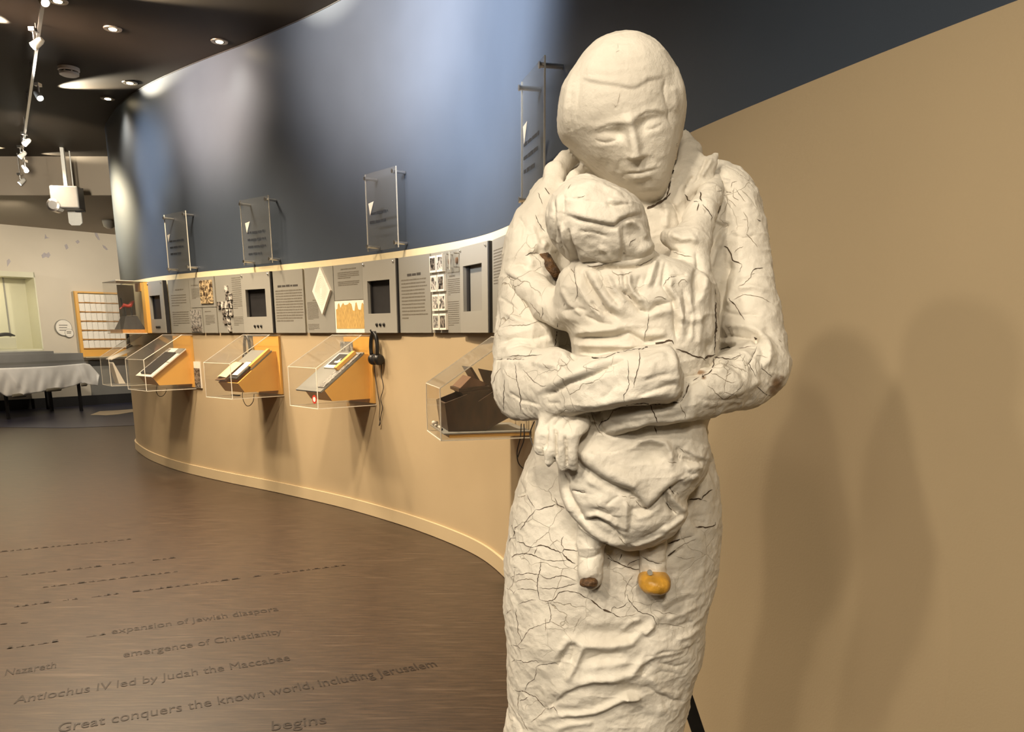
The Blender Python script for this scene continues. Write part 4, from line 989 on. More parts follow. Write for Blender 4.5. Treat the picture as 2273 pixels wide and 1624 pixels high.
def normals(Vv, Q):
    n = np.cross(Vv[Q[:, 2]]-Vv[Q[:, 0]], Vv[Q[:, 3]]-Vv[Q[:, 1]]); N = len(Vv)
    out = np.stack([sum(np.bincount(Q[:, c], n[:, j], N) for c in range(4)) for j in range(3)], 1)
    return out/np.maximum(np.linalg.norm(out, axis=1), 1e-12)[:, None]
RNG = np.random.RandomState(3); NZ = RNG.rand(48, 48, 48)
def vnoise(P):
    i = np.floor(P).astype(int); f = P-i; f = f*f*(3-2*f); i %= 48; j = (i+1) % 48; o = 0
    for a in (0, 1):
        for b in (0, 1):
            for c in (0, 1):
                w_ = (f[:, 0] if a else 1-f[:, 0])*(f[:, 1] if b else 1-f[:, 1])*(f[:, 2] if c else 1-f[:, 2])
                o = o+w_*NZ[(j if a else i)[:, 0], (j if b else i)[:, 1], (j if c else i)[:, 2]]
    return o*2-1
def project(Vv):
    y, z = Vv[:, 1], Vv[:, 2]-EYE; zc = y*CT-z*ST; yu = y*ST+z*CT
    return PPX+FP*Vv[:, 0]/zc, PPY-FP*yu/zc
def stroke_height(px, py, st):
    """height in metres that one stroke adds at picture-plane positions px, py (measured on the statue's front)"""
    kind = st[0]
    if kind == 'b':                                   # soft bump: x, y, rx, ry, angle, height
        _, x, y, rx, ry, ang, amp = st; ca, sa = math.cos(ang), math.sin(ang)
        u = ((px-x)*ca+(py-y)*sa)/rx; v = (-(px-x)*sa+(py-y)*ca)/ry
        return amp*np.exp(-(u*u+v*v))
    _, pts, w_, amp = st[:4]; P = np.array(pts, float)
    best = np.full(px.shape, 1e9); sgn = np.zeros(px.shape); tt = np.zeros(px.shape); L = np.r_[0, np.cumsum(np.hypot(*np.diff(P, axis=0).T))]
    for i in range(len(P)-1):
        d = P[i+1]-P[i]; l2 = d@d; t = np.clip(((px-P[i, 0])*d[0]+(py-P[i, 1])*d[1])/l2, 0, 1)
        ex = px-P[i, 0]-t*d[0]; ey = py-P[i, 1]-t*d[1]; q = np.hypot(ex, ey); m = q < best
        best = np.where(m, q, best); sgn = np.where(m, np.sign(d[0]*ey-d[1]*ex), sgn); tt = np.where(m, (L[i]+t*math.sqrt(l2))/L[-1], tt)
    tp = np.minimum(1, np.minimum(tt, 1-tt)*6+.15)
    if kind == 'n': return (amp*.35+amp*.65*tt)*np.minimum(1, tt*5+.2)/(1+(best/w_)**4)*(1/(1+np.exp((tt-.97)*90)))
    if kind == 'r': return amp*tp*np.exp(-(best/w_)**2)
    if kind == 'c': return -amp*tp*np.exp(-best/w_)
    if kind == 's':                                   # step: raised on the side left of the direction of travel (screen: above a line going right)
        d = best*-sgn; side = st[4] if len(st) > 4 else 1; d = d*side
        return amp*tp*(1/(1+np.exp(-np.clip(d/max(2.0, abs(amp)*430), -30, 30))))*np.exp(-np.maximum(d, 0)/w_)-.45*amp*tp*np.exp(-(np.minimum(d, 0)/(w_*.40))**2)*(1-np.exp(-(np.minimum(d, 0)/3.)**2))
def sculpt(Vv, Q, strokes, rough=1.0, amp=1.0):
    N = normals(Vv, Q); px, py = project(Vv)
    cam_dir = np.array([0, 0, EYE])-Vv; cam_dir /= np.linalg.norm(cam_dir, axis=1)[:, None]
    face = np.clip((N*cam_dir).sum(1)*2.2, 0, 1)
    H_ = np.zeros(len(Vv))
    for st in strokes:
        if st[0] == 'b': x0, x1, y0, y1 = st[1]-3*max(st[3:5]), st[1]+3*max(st[3:5]), st[2]-3*max(st[3:5]), st[2]+3*max(st[3:5])
        else:
            a = np.array(st[1]); g = st[2]*(5 if st[0] != 'r' else 2.6); x0, y0 = a.min(0)-g; x1, y1 = a.max(0)+g
        m = np.nonzero((px > x0) & (px < x1) & (py > y0) & (py < y1) & (face > 0))[0]
        if len(m): H_[m] += stroke_height(px[m], py[m], st)
    D = N*.55+cam_dir*.45; D /= np.linalg.norm(D, axis=1)[:, None]
    out = Vv+D*(H_*face*amp)[:, None]
    hd = np.clip(1-(np.hypot((px-1385)/150, (py-265)/200)-.9)*6, 0, 1) if rough == 1.0 else 0
    n = vnoise(Vv*26)*.0018+vnoise(Vv*64+9)*.0013+vnoise(Vv*150+3)*.0006+vnoise(Vv*260+5)*.0003
    # ridged drags of plaster
    r = 1-np.abs(vnoise(Vv*np.array([30, 30, 55])+17)); n += (r**6)*.0012
    return out+N*(n*rough*(1-.62*hd))[:, None]
def to_mesh(name, Vv, Q, m, parent, origin):
    me = bpy.data.meshes.new(name); me.vertices.add(len(Vv)); me.vertices.foreach_set('co', (Vv-np.array(origin)).astype(np.float32).ravel())
    me.loops.add(len(Q)*4); me.loops.foreach_set('vertex_index', Q.astype(np.int32).ravel())
    me.polygons.add(len(Q)); me.polygons.foreach_set('loop_start', (np.arange(len(Q))*4).astype(np.int32))
    me.polygons.foreach_set('use_smooth', np.ones(len(Q), bool)); me.update(calc_edges=True); me.validate()
    me.materials.append(m); o = bpy.data.objects.new(name, me); COL.objects.link(o); o.parent = parent
    return o

HVOX = .0036
# ------------------------------------------------ adult
A = Field((-.10, .90, .02), (.46, 1.50, 1.86), HVOX)
# head
A.rows([(78,1360,1396,.0,.012),(84,1345,1418,.0,.035),(95,1325,1438,.0,.058),(112,1303,1460,0,.075),(140,1279,1481,0,.092),(180,1255,1500,0,.104),(230,1240,1512,-.002,.108),
        (280,1243,1513,-.004,.105),(310,1253,1509,-.005,.100),(335,1276,1503,-.006,.094),(360,1302,1494,-.008,.088),(390,1336,1487,-.008,.080),(415,1366,1480,-.008,.072),(438,1396,1473,-.008,.060),(452,1422,1464,-.006,.045),(459,1440,1452,.006,.02)], .006, 2.15)
A.caps([(1400,370,.055,50),(1418,470,.07,58),(1425,560,.07,80)], .005)
# torso, waist, skirt and the lower block down to the plinth
A.rows([(400,1300,1560,.085,.04),(425,1225,1640,.08,.06),(480,1180,1672,.06,.095),(600,1172,1672,.06,.10),(700,1182,1662,.06,.10),(800,1190,1640,.05,.10),(900,1190,1575,.04,.105),(945,1190,1563,.035,.11),(985,1187,1566,.03,.115),
        (1004,1183,1575,.03,.118),(1031,1166,1577,.03,.12),(1048,1162,1588,.03,.122),(1094,1148,1590,.03,.125),(1136,1133,1594,.03,.128),(1188,1128,1596,.03,.13),(1251,1121,1586,.03,.13),(1316,1118,1573,.03,.13),(1330,1119,1564,.03,.13),(1380,1122,1557,.03,.13),
        (1392,1124,1560,.03,.128),(1424,1126,1556,.03,.125),(1460,1126,1547,.03,.12),(1490,1126,1535,.03,.115),(1521,1127,1531,.03,.112),(1560,1128,1526,.03,.11),(1567,1129,1518,.03,.108),(1587,1128,1519,.03,.108),(1602,1121,1510,.03,.106),(1640,1119,1507,.03,.106),(1900,1125,1500,.03,.11),(2350,1110,1520,.03,.12)], .014, 2.5)
# upper arms
A.rows([(366,1588,1604,.05,.02),(374,1574,1622,.05,.035),(390,1560,1647,.05,.05),(416,1556,1667,.045,.06),(447,1556,1682,.04,.064),(510,1566,1694,.03,.066),(600,1585,1709,.01,.064),(700,1592,1728,-.02,.062),(780,1600,1744,-.04,.06),(815,1605,1750,-.055,.056),(850,1620,1736,-.06,.048),(872,1640,1718,-.06,.03)], .012, 2.2)
A.rows([(404,1205,1222,.04,.02),(414,1196,1235,.04,.035),(439,1174,1260,.04,.05),(476,1142,1268,.035,.06),(530,1121,1258,.03,.064),(600,1112,1244,.01,.064),(700,1103,1238,-.02,.06),(770,1097,1236,-.045,.058),(810,1094,1236,-.055,.056),(860,1093,1230,-.065,.052),(900,1103,1220,-.07,.04),(925,1130,1200,-.07,.02)], .012, 2.2)
A.caps([(1225,440,.06,45),(1300,430,.085,52),(1420,432,.10,56),(1540,415,.075,54),(1610,420,.05,44)], .02)
# forearms: the far one first, then the one lying over it
A.rows([(1318,918,952,-.165,.018),(1326,905,962,-.168,.026),(1345,892,975,-.172,.032),(1380,880,960,-.180,.038),(1432,866,944,-.185,.042),(1506,846,935,-.180,.046),(1557,806,927,-.160,.052),(1620,776,911,-.120,.056),(1672,752,907,-.085,.056),(1700,745,892,-.07,.052),(1725,750,866,-.062,.044),(1742,772,838,-.058,.03),(1750,800,818,-.056,.015)], .010, 2.3, 'x')
A.rows([(1093,835,850,-.055,.014),(1099,800,890,-.06,.03),(1112,780,915,-.07,.042),(1126,774,927,-.085,.047),(1155,771,935,-.105,.050),(1192,776,930,-.130,.051),(1221,775,927,-.150,.051),(1240,771,923,-.165,.051),(1262,773,920,-.178,.050),(1272,788,919,-.184,.048),(1308,789,913,-.200,.046),(1351,791,907,-.212,.044),(1395,777,898,-.220,.043),(1443,768,897,-.223,.042),(1490,757,895,-.222,.041),(1500,770,892,-.221,.040),(1510,800,884,-.220,.036),(1514,830,868,-.218,.02)], .004, 2.6, 'x')
A.ell(1540, 845, -.165, 34, 32, .035, .006)
# hand with four fingers, coming out under the forearms
A.ell(1262, 930, -.172, 64, 30, .022, .006, .12)
A.caps([(1214,925,-.168,16),(1203,962,-.180,14.5),(1198,1000,-.178,12.5)], .0022)
A.caps([(1238,925,-.176,15),(1223,962,-.190,14),(1220,1000,-.190,12.5),(1219,1022,-.184,12)], .0022)
A.caps([(1262,925,-.182,16),(1246,966,-.197,14.5),(1243,1006,-.196,12.5),(1250,1034,-.188,11)], .0022)
A.caps([(1298,928,-.186,20),(1272,970,-.200,16),(1268,1010,-.198,13),(1273,1036,-.190,11)], .0022)
# collars
A.caps([(1520,300,.040,12),(1532,340,.022,25),(1522,385,-.002,26),(1508,428,-.018,25),(1484,468,-.024,24),(1468,505,-.015,18),(1450,545,.01,14)], .005, .7)
A.caps([(1588,346,.0,9),(1572,368,-.004,17),(1552,402,-.012,22),(1536,430,-.018,20)], .006, .6)
A.caps([(1544,352,.005,18),(1556,392,.0,22),(1560,430,-.002,30)], .008, .7)
A.caps([(1283,342,.05,14),(1252,360,.04,20),(1232,386,.025,22),(1226,412,.012,19),(1240,440,.0,16)], .006, .7)
A.caps([(1300,368,.03,12),(1275,392,.01,12),(1262,420,0,14)], .008, .7)
A.ell(1495, 228, -.02, 18, 50, .05, .010, .1)
A.ell(1258, 250, -.01, 15, 52, .05, .010, -.1)
Av, Aq = surface_nets(A.F, A.lo, HVOX); del A
Ae, _ = edges_of(Aq, len(Av)); Av = smooth(Av, Ae, 2, .5)
Av, Aq = subdivide(Av, Aq); Ae, _ = edges_of(Aq, len(Av)); Av = smooth(Av, Ae, 2, .5)
HEAD = [
 ('s', [(1283,178),(1295,174),(1315,179),(1345,184),(1372,187),(1392,192),(1405,194),(1416,190),(1426,183),(1436,176),(1455,172),(1478,166)], 30, .0034),
 ('r', [(1300,150),(1350,156),(1400,152),(1450,150)], 7, .0010), ('r', [(1310,128),(1370,134),(1430,126)], 8, .0009), ('c', [(1290,165),(1340,168),(1390,171)], 3, .0010),
 ('c', [(1373,102),(1376,112),(1395,110)], 1.8, .0010), ('c', [(1371,115),(1374,108)], 1.6, .0008),
 ('s', [(1283,182),(1279,210),(1276,250),(1278,300),(1290,335)], 16, .0035, -1), ('r', [(1262,180),(1255,230),(1258,290),(1275,330)], 8, .003), ('c', [(1270,200),(1266,250),(1272,300)], 4, .0018),
 ('c', [(1478,172),(1474,200),(1478,225),(1486,245),(1484,262),(1492,285)], 5, .0045), ('r', [(1492,190),(1500,220),(1498,250)], 9, .004), ('c', [(1497,235),(1490,250),(1496,268)], 3, .002),
 ('b', 1375, 228, 70, 36, 0, .003), ('c', [(1375,222),(1372,238),(1366,241),(1364,236)], 1.8, .0012),
 # brows
 ('r', [(1316,292),(1334,282),(1354,274),(1376,272),(1396,268)], 10, .0022), ('r', [(1398,268),(1416,257),(1436,247),(1458,244),(1476,252)], 9, .0028), ('c', [(1330,286),(1354,278),(1378,277),(1392,280)], 3.2, .0022), ('c', [(1412,264),(1432,251),(1456,248),(1472,256)], 3.2, .0030),
 # sockets
 ('b', 1348, 298, 36, 13, -.08, -.0062), ('b', 1374, 296, 13, 15, 0, -.0060), ('b', 1448, 268, 32, 12, -.28, -.0066), ('b', 1425, 278, 12, 15, 0, -.0064),
 ('b', 1342, 303, 23, 10, -.08, .0046), ('b', 1449, 273, 22, 9.5, -.28, .0046),
 ('c', [(1318,308),(1330,314),(1345,317),(1360,314),(1371,308)], 2.2, .0022), ('c', [(1426,290),(1438,289),(1452,285),(1464,278),(1474,269)], 2.2, .0022),
 
 ('b', 1345, 323, 24, 7, -.05, .0018), ('b', 1456, 292, 20, 7, -.35, .0018),
 # nose
 ('n', [(1392,250),(1397,270),(1403,295),(1408,320),(1413,353)], 11, .0225), ('b', 1399, 346, 7, 7, 0, .0045), ('b', 1428, 342, 7, 7, 0, .0045), ('b', 1396, 268, 22, 10, -.1, .0035),
 # cheeks, mouth, chin
 ('b', 1322, 345, 24, 22, .3, .0025), ('b', 1474, 312, 18, 22, .2, .0022), ('c', [(1384,352),(1374,366),(1371,382)], 7, .0016), ('c', [(1440,347),(1454,356),(1464,366)], 7, .0016),
 ('b', 1416, 366, 10, 8, 0, -.0020), ('b', 1424, 386, 36, 20, -.18, .0030),
 ('r', [(1394,381),(1408,376),(1422,377),(1436,372),(1454,370)], 4.5, .0014), ('c', [(1388,386),(1404,384),(1422,383),(1440,379),(1462,374)], 2.4, .0036),
 ('r', [(1404,393),(1424,394),(1448,386)], 6, .0020), ('c', [(1406,404),(1426,405),(1448,397)], 7, .0024), ('b', 1434, 422, 24, 14, -.15, .0045),
 ('c', [(1345,398),(1372,420),(1400,440),(1440,452),(1468,440)], 3, .0016), ('r', [(1355,400),(1390,428),(1425,446)], 4, .0022), ('c', [(1388,384),(1382,394)], 5, .002)]
BODY = [
 # right collar and shoulder
 ('c', [(1540,385),(1532,400),(1524,415),(1521,428)], 3, .006), ('c', [(1552,392),(1545,402),(1536,408)], 3, .004), ('r', [(1580,352),(1570,372),(1556,392)], 5, .004), ('c', [(1567,350),(1558,372),(1548,395)], 4, .004),
 ('s', [(1508,300),(1504,340),(1500,370),(1490,395)], 12, .003, -1), ('c', [(1486,440),(1505,470),(1510,500),(1500,520)], 4, .006), ('r', [(1470,440),(1480,470),(1478,510)], 8, .004),
 ('b', 1556, 432, 12, 10, 0, -.006), ('b', 1570, 410, 8, 8, 0, .004), ('b', 1590, 400, 12, 8, .4, .004), ('b', 1612, 402, 9, 6, 0, .003), ('c', [(1588,424),(1600,420),(1622,428),(1636,424)], 2.5, .003),
 ('c', [(1590,372),(1600,386),(1620,398)], 4, .002), ('b', 1600, 440, 18, 12, .3, .005), ('b', 1625, 470, 14, 16, 0, .004), ('c', [(1580,486),(1590,497),(1606,504),(1620,498)], 4, .007),
 ('s', [(1606,506),(1592,530),(1580,560),(1570,590),(1564,620)], 16, .006), ('r', [(1608,512),(1598,540),(1585,575),(1578,600)], 7, .005), ('b', 1640, 560, 26, 50, .1, .004), ('c', [(1596,545),(1588,575),(1582,600)], 5, .004),
 ('c', [(1622,580),(1612,620),(1602,660),(1598,700)], 8, .007), ('r', [(1604,600),(1592,640),(1590,690),(1592,740)], 8, .004), ('r', [(1640,600),(1628,640),(1618,680)], 10, .004),
 ('r', [(1600,728),(1625,722),(1655,724),(1680,735),(1700,755),(1712,785),(1708,815)], 10, .0055), ('c', [(1592,752),(1620,745),(1650,750),(1674,752)], 4, .0055), ('b', 1678, 755, 7, 9, 0, -.010),
 ('c', [(1590,780),(1610,772),(1640,768),(1668,768),(1682,770)], 3.5, .0045), ('r', [(1600,762),(1630,758),(1660,762)], 6, .003), ('c', [(1680,772),(1672,790),(1664,808),(1674,828)], 2.5, .003),
 ('r', [(1690,750),(1704,775),(1702,800),(1690,820)], 7, .003), ('c', [(1686,760),(1694,785),(1688,810)], 5, .0025), ('b', 1600, 800, 14, 16, .3, .004), ('b', 1634, 800, 18, 20, .3, -.0035), ('r', [(1590,816),(1620,822),(1640,838)], 6, .0025),
 ('b', 1640, 850, 30, 16, -.3, .004), ('r', [(1560,912),(1620,900),(1680,885)], 9, -.0025), ('c', [(1540,880),(1580,890),(1620,886),(1640,878)], 4, .0015),
 # left arm
 ('s', [(1124,603),(1140,620),(1158,640),(1180,662),(1203,684),(1208,700)], 18, .007), ('c', [(1128,612),(1156,640),(1181,664),(1203,686),(1207,700),(1226,712)], 4.5, .010), ('c', [(1134,626),(1156,650),(1176,674),(1192,692),(1204,712)], 4, .006),
 ('r', [(1128,600),(1160,612),(1190,640),(1212,668)], 16, .006), ('c', [(1130,594),(1150,585),(1170,590)], 4, .004), ('b', 1165, 560, 20, 14, 0, .005), ('b', 1150, 520, 16, 22, 0, .003), ('c', [(1175,565),(1195,560),(1212,572)], 5, .006),
 ('r', [(1187,540),(1205,548),(1215,535)], 7, .004), ('b', 1178, 585, 10, 9, 0, .004), ('c', [(1190,476),(1196,495),(1210,515)], 2.5, .003), ('c', [(1110,760),(1140,750),(1180,752),(1215,745)], 6, .0035), ('r', [(1105,745),(1140,738),(1190,728),(1215,735)], 9, .003), ('r', [(1110,776),(1150,768),(1200,770)], 8, .003),
 ('c', [(1098,798),(1125,795),(1160,794),(1190,790)], 3, .0045), ('b', 1140, 700, 26, 30, 0, .003), ('r', [(1200,700),(1215,735),(1224,765)], 8, .003),
 # near forearm
 ('c', [(1208,878),(1235,869),(1260,851),(1293,840),(1322,829),(1356,808),(1395,799)], 5, .0065), ('r', [(1200,860),(1232,850),(1262,835),(1300,822),(1340,800),(1390,785)], 12, .0055), ('r', [(1240,885),(1290,868),(1340,855),(1400,830)], 22, -.0035),
 ('b', 1245, 780, 16, 9, 0, .006), ('c', [(1264,778),(1272,792),(1280,797)], 4, .008), ('r', [(1300,902),(1350,893),(1420,880),(1470,866)], 8, .0035), ('c', [(1335,890),(1356,868),(1378,852)], 7, .0025), ('c', [(1410,880),(1440,870),(1480,856),(1506,853)], 5, .0045),
 ('c', [(1300,800),(1330,800),(1370,790)], 5, .0025), ('b', 1170, 860, 40, 30, 0, .003), ('b', 1150, 820, 26, 14, .2, -.0025), ('c', [(1212,880),(1218,894),(1245,895)], 3, .002), ('b', 1450, 820, 40, 24, -.1, .003), ('s', [(1496,762),(1500,800),(1506,830),(1510,856)], 9, .004, -1),
 ('c', [(1360,908),(1400,898),(1459,898),(1510,894),(1524,874),(1532,852)], 4, .0065), ('b', 1545, 826, 16, 8, -.15, -.008), ('b', 1572, 804, 8, 16, 0, -.006), ('c', [(1528,852),(1548,843),(1570,826)], 3, .004),
 # far forearm and hand
 ('c', [(1340,925),(1332,945),(1345,960)], 3, .003), ('r', [(1360,935),(1400,926),(1450,920),(1500,912)], 9, .003), ('r', [(1350,952),(1400,944),(1450,934),(1500,930),(1550,922)], 7, .004), ('c', [(1380,918),(1430,908),(1480,905)], 6, .002), ('b', 1372, 940, 22, 10, -.1, -.003),
 ('b', 1282, 932, 24, 14, 0, .002), ('c', [(1250,950),(1262,935),(1280,928)], 4, .003), ('c', [(1226,948),(1240,932),(1256,920)], 4, .003), ('c', [(1208,946),(1222,930),(1240,920)], 4, .003), ('c', [(1308,915),(1314,935),(1324,950)], 3, .004),
 ('c', [(1213,948),(1213,968),(1209,1000)], 2.4, .008), ('c', [(1232,950),(1233,972),(1234,998),(1234,1022)], 2.2, .008), ('c', [(1254,966),(1257,990),(1257,1012),(1260,1030)], 2.2, .008),
 # sleeve creases
 ('c', [(1130,870),(1160,890),(1200,898)], 4, .0028), ('r', [(1180,800),(1210,812),(1240,808)], 7, .003), ('c', [(1225,800),(1250,815),(1262,832)], 4, .0028), ('r', [(1420,800),(1450,790),(1480,785)], 7, .003), ('c', [(1430,846),(1460,834),(1490,830)], 4, .0026),
 ('c', [(1112,660),(1140,680),(1160,706)], 4, .0030), ('r', [(1120,690),(1150,712),(1190,722)], 7, .003), ('c', [(1150,480),(1165,505),(1160,540)], 4, .003), ('r', [(1180,500),(1190,530),(1186,560)], 6, .003), ('b', 1208, 470, 12, 14, 0, .003),
 ('c', [(1620,520),(1650,530),(1680,522)], 4, .0028), ('r', [(1640,640),(1670,636),(1700,646)], 7, .003), ('c', [(1604,690),(1640,700),(1690,700)], 4, .0026), ('b', 1660, 450, 12, 9, .4, .0028), ('b', 1640, 500, 10, 12, 0, -.0028), ('r', [(1600,880),(1650,866),(1690,842)], 8, .0028),
 # skirt
 ('s', [(1165,1045),(1160,1062),(1170,1090),(1168,1108)], 14, .004), ('b', 1200, 1040, 26, 22, 0, .005), ('b', 1190, 1080, 20, 14, .4, -.003), ('c', [(1150,1100),(1165,1094),(1170,1098)], 2, .0025), ('b', 1560, 1060, 22, 26, 0, .003), ('c', [(1490,1190),(1530,1150),(1580,1140)], 10, .002),
 ('c', [(1480,1245),(1500,1228),(1520,1215)], 5, .005), ('c', [(1484,1210),(1510,1200),(1540,1190)], 5, .004), ('c', [(1570,1160),(1530,1155)], 7, .003), ('b', 1555, 1115, 16, 22, 0, -.0025),
 ('r', [(1230,1460),(1262,1422),(1300,1432),(1350,1436),(1400,1426),(1440,1390),(1470,1360)], 9, .0055), ('c', [(1238,1480),(1262,1435),(1285,1425)], 7, .005), ('b', 1350, 1405, 70, 16, .02, -.006), ('b', 1420, 1395, 40, 24, -.6, -.004),
 ('s', [(1228,1560),(1250,1535),(1285,1518),(1320,1508),(1370,1512),(1385,1514)], 26, .010), ('r', [(1285,1520),(1310,1508),(1360,1505),(1400,1498),(1422,1470),(1440,1450)], 9, .006), ('r', [(1258,1510),(1280,1470),(1292,1440),(1296,1432)], 7, .006), ('c', [(1268,1470),(1272,1450),(1278,1430)], 6, .004),
 ('s', [(1440,1452),(1470,1442),(1500,1440),(1530,1432),(1548,1415)], 22, .0065), ('r', [(1430,1475),(1450,1455),(1490,1448),(1525,1440)], 6, .004), ('c', [(1425,1500),(1432,1480),(1450,1462)], 7, .006), ('b', 1350, 1460, 46, 20, 0, -.0055), ('c', [(1300,1466),(1340,1452),(1390,1450)], 5, .0025), ('r', [(1310,1478),(1350,1474),(1400,1468)], 8, .0035),
 ('r', [(1240,1586),(1280,1585),(1320,1578),(1360,1562),(1392,1546),(1420,1548)], 8, .008), ('c', [(1236,1594),(1290,1594),(1330,1586),(1365,1570),(1385,1560)], 6, .008), ('b', 1300, 1552, 50, 22, -.1, .004), ('b', 1400, 1530, 24, 12, 0, -.006), ('r', [(1385,1548),(1405,1550),(1422,1547)], 5, .004),
 ('c', [(1430,1520),(1460,1540),(1490,1552),(1520,1556)], 5, .004), ('r', [(1440,1500),(1470,1535),(1500,1550)], 8, .003), ('r', [(1230,1620),(1270,1608),(1320,1600)], 8, .004), ('b', 1470, 1575, 16, 12, 0, .004), ('b', 1420, 1590, 30, 20, 0, -.004), ('c', [(1460,1470),(1500,1480),(1530,1470)], 5, .003), ('c', [(1440,1500),(1470,1490),(1510,1498)], 5, .002),
 ('r', [(1380,1400),(1400,1380),(1425,1372)], 6, .003), ('r', [(1430,1410),(1446,1394),(1452,1388)], 5, .006), ('r', [(1460,1345),(1500,1325),(1540,1312)], 6, .0025), ('c', [(1470,1360),(1500,1340),(1545,1325)], 5, .0025), ('r', [(1480,1375),(1520,1358),(1550,1345)], 6, .0025), ('c', [(1480,1390),(1510,1388),(1540,1378)], 6, .003), ('r', [(1500,1420),(1530,1408),(1556,1392)], 7, .004),
 ('b', 1135, 1605, 14, 20, 0, .006), ('c', [(1135,1585),(1150,1600),(1160,1624)], 4, .003), ('b', 1200, 1440, 40, 60, 0, .003), ('c', [(1200,1575),(1230,1560),(1235,1540)], 6, .003), ('r', [(1205,1520),(1215,1560),(1225,1580)], 5, .003), ('r', [(1190,1600),(1220,1590),(1260,1590)], 8, .003)]

HEAD = [tuple(h[:-2])+(h[-2]*.72, h[-1]) if (h[0] == 's' and len(h) == 5) else (tuple(h[:-1])+(h[-1]*.72,)) for h in HEAD]
Av = sculpt(Av, Aq, HEAD+[(tuple(h[:-2])+(h[-2]*1.15, h[-1]) if (h[0] == 's' and len(h) == 5) else (tuple(h[:-1])+(h[-1]*1.15,))) for h in BODY], 1.0)
# ------------------------------------------------ child
CVOX = .0031; C_ = Field((-.02, .88, .72), (.34, 1.24, 1.66), CVOX)
C_.rows([(390,1285,1315,-.12,.012),(394,1268,1328,-.122,.03),(402,1250,1352,-.124,.045),(416,1236,1374,-.126,.058),(432,1226,1392,-.128,.068),(452,1213,1420,-.130,.076),(478,1208,1428,-.130,.080),(505,1212,1434,-.130,.082),(530,1221,1440,-.130,.080),(560,1236,1446,-.128,.076),(580,1262,1455,-.124,.068),(594,1300,1440,-.12,.05)], .006, 2.3)
C_.rows([(572,1290,1470,-.115,.05),(590,1250,1545,-.115,.068),(610,1238,1562,-.115,.078),(640,1234,1580,-.115,.082),(690,1234,1588,-.115,.083),(717,1246,1589,-.115,.083),(735,1268,1589,-.115,.082),(760,1268,1588,-.117,.082),(800,1276,1585,-.118,.078),(860,1270,1570,-.118,.075),(930,1250,1560,-.118,.075),
  (980,1245,1565,-.118,.078),(1000,1242,1576,-.117,.08),(1018,1241,1570,-.116,.082),(1040,1240,1563,-.115,.082),(1060,1240,1556,-.113,.082),(1085,1243,1517,-.111,.082),(1110,1250,1518,-.110,.080),(1135,1266,1526,-.108,.078),(1165,1292,1499,-.106,.072),(1190,1328,1475,-.104,.060),(1206,1354,1434,-.103,.042),(1216,1388,1402,-.102,.015)], .008, 2.5)
C_.caps([(1590,400,.03,22),(1574,438,-.035,28),(1554,480,-.068,32),(1540,530,-.092,35),(1530,585,-.11,40),(1540,640,-.12,40)], .006)
C_.ell(1512, 530, -.098, 40, 15, .030, .016, -.12)
C_.caps([(1480,521,-.095,7),(1500,522,-.105,10)], .008)
C_.caps([(1548,600,-.13,22),(1572,660,-.12,22),(1570,730,-.12,26)], .010)
C_.caps([(1148,612,-.03,30),(1180,640,-.055,34),(1215,676,-.085,34),(1250,700,-.11,30)], .008)
C_.caps([(1312,1150,-.108,30),(1312,1205,-.112,30),(1314,1240,-.115,29),(1311,1268,-.118,28),(1312,1287,-.116,21)], .005)
C_.caps([(1452,1150,-.100,32),(1450,1210,-.103,30),(1450,1250,-.106,30),(1451,1268,-.108,29)], .005)
C_.ell(1308, 1296, -.150, 22, 12, .02, .003, .3, cut=True)
Cv, Cq = surface_nets(C_.F, C_.lo, CVOX); del C_
Ce, _ = edges_of(Cq, len(Cv)); Cv = smooth(Cv, Ce, 2, .5)
Cv, Cq = subdivide(Cv, Cq); Ce, _ = edges_of(Cq, len(Cv)); Cv = smooth(Cv, Ce, 2, .5)
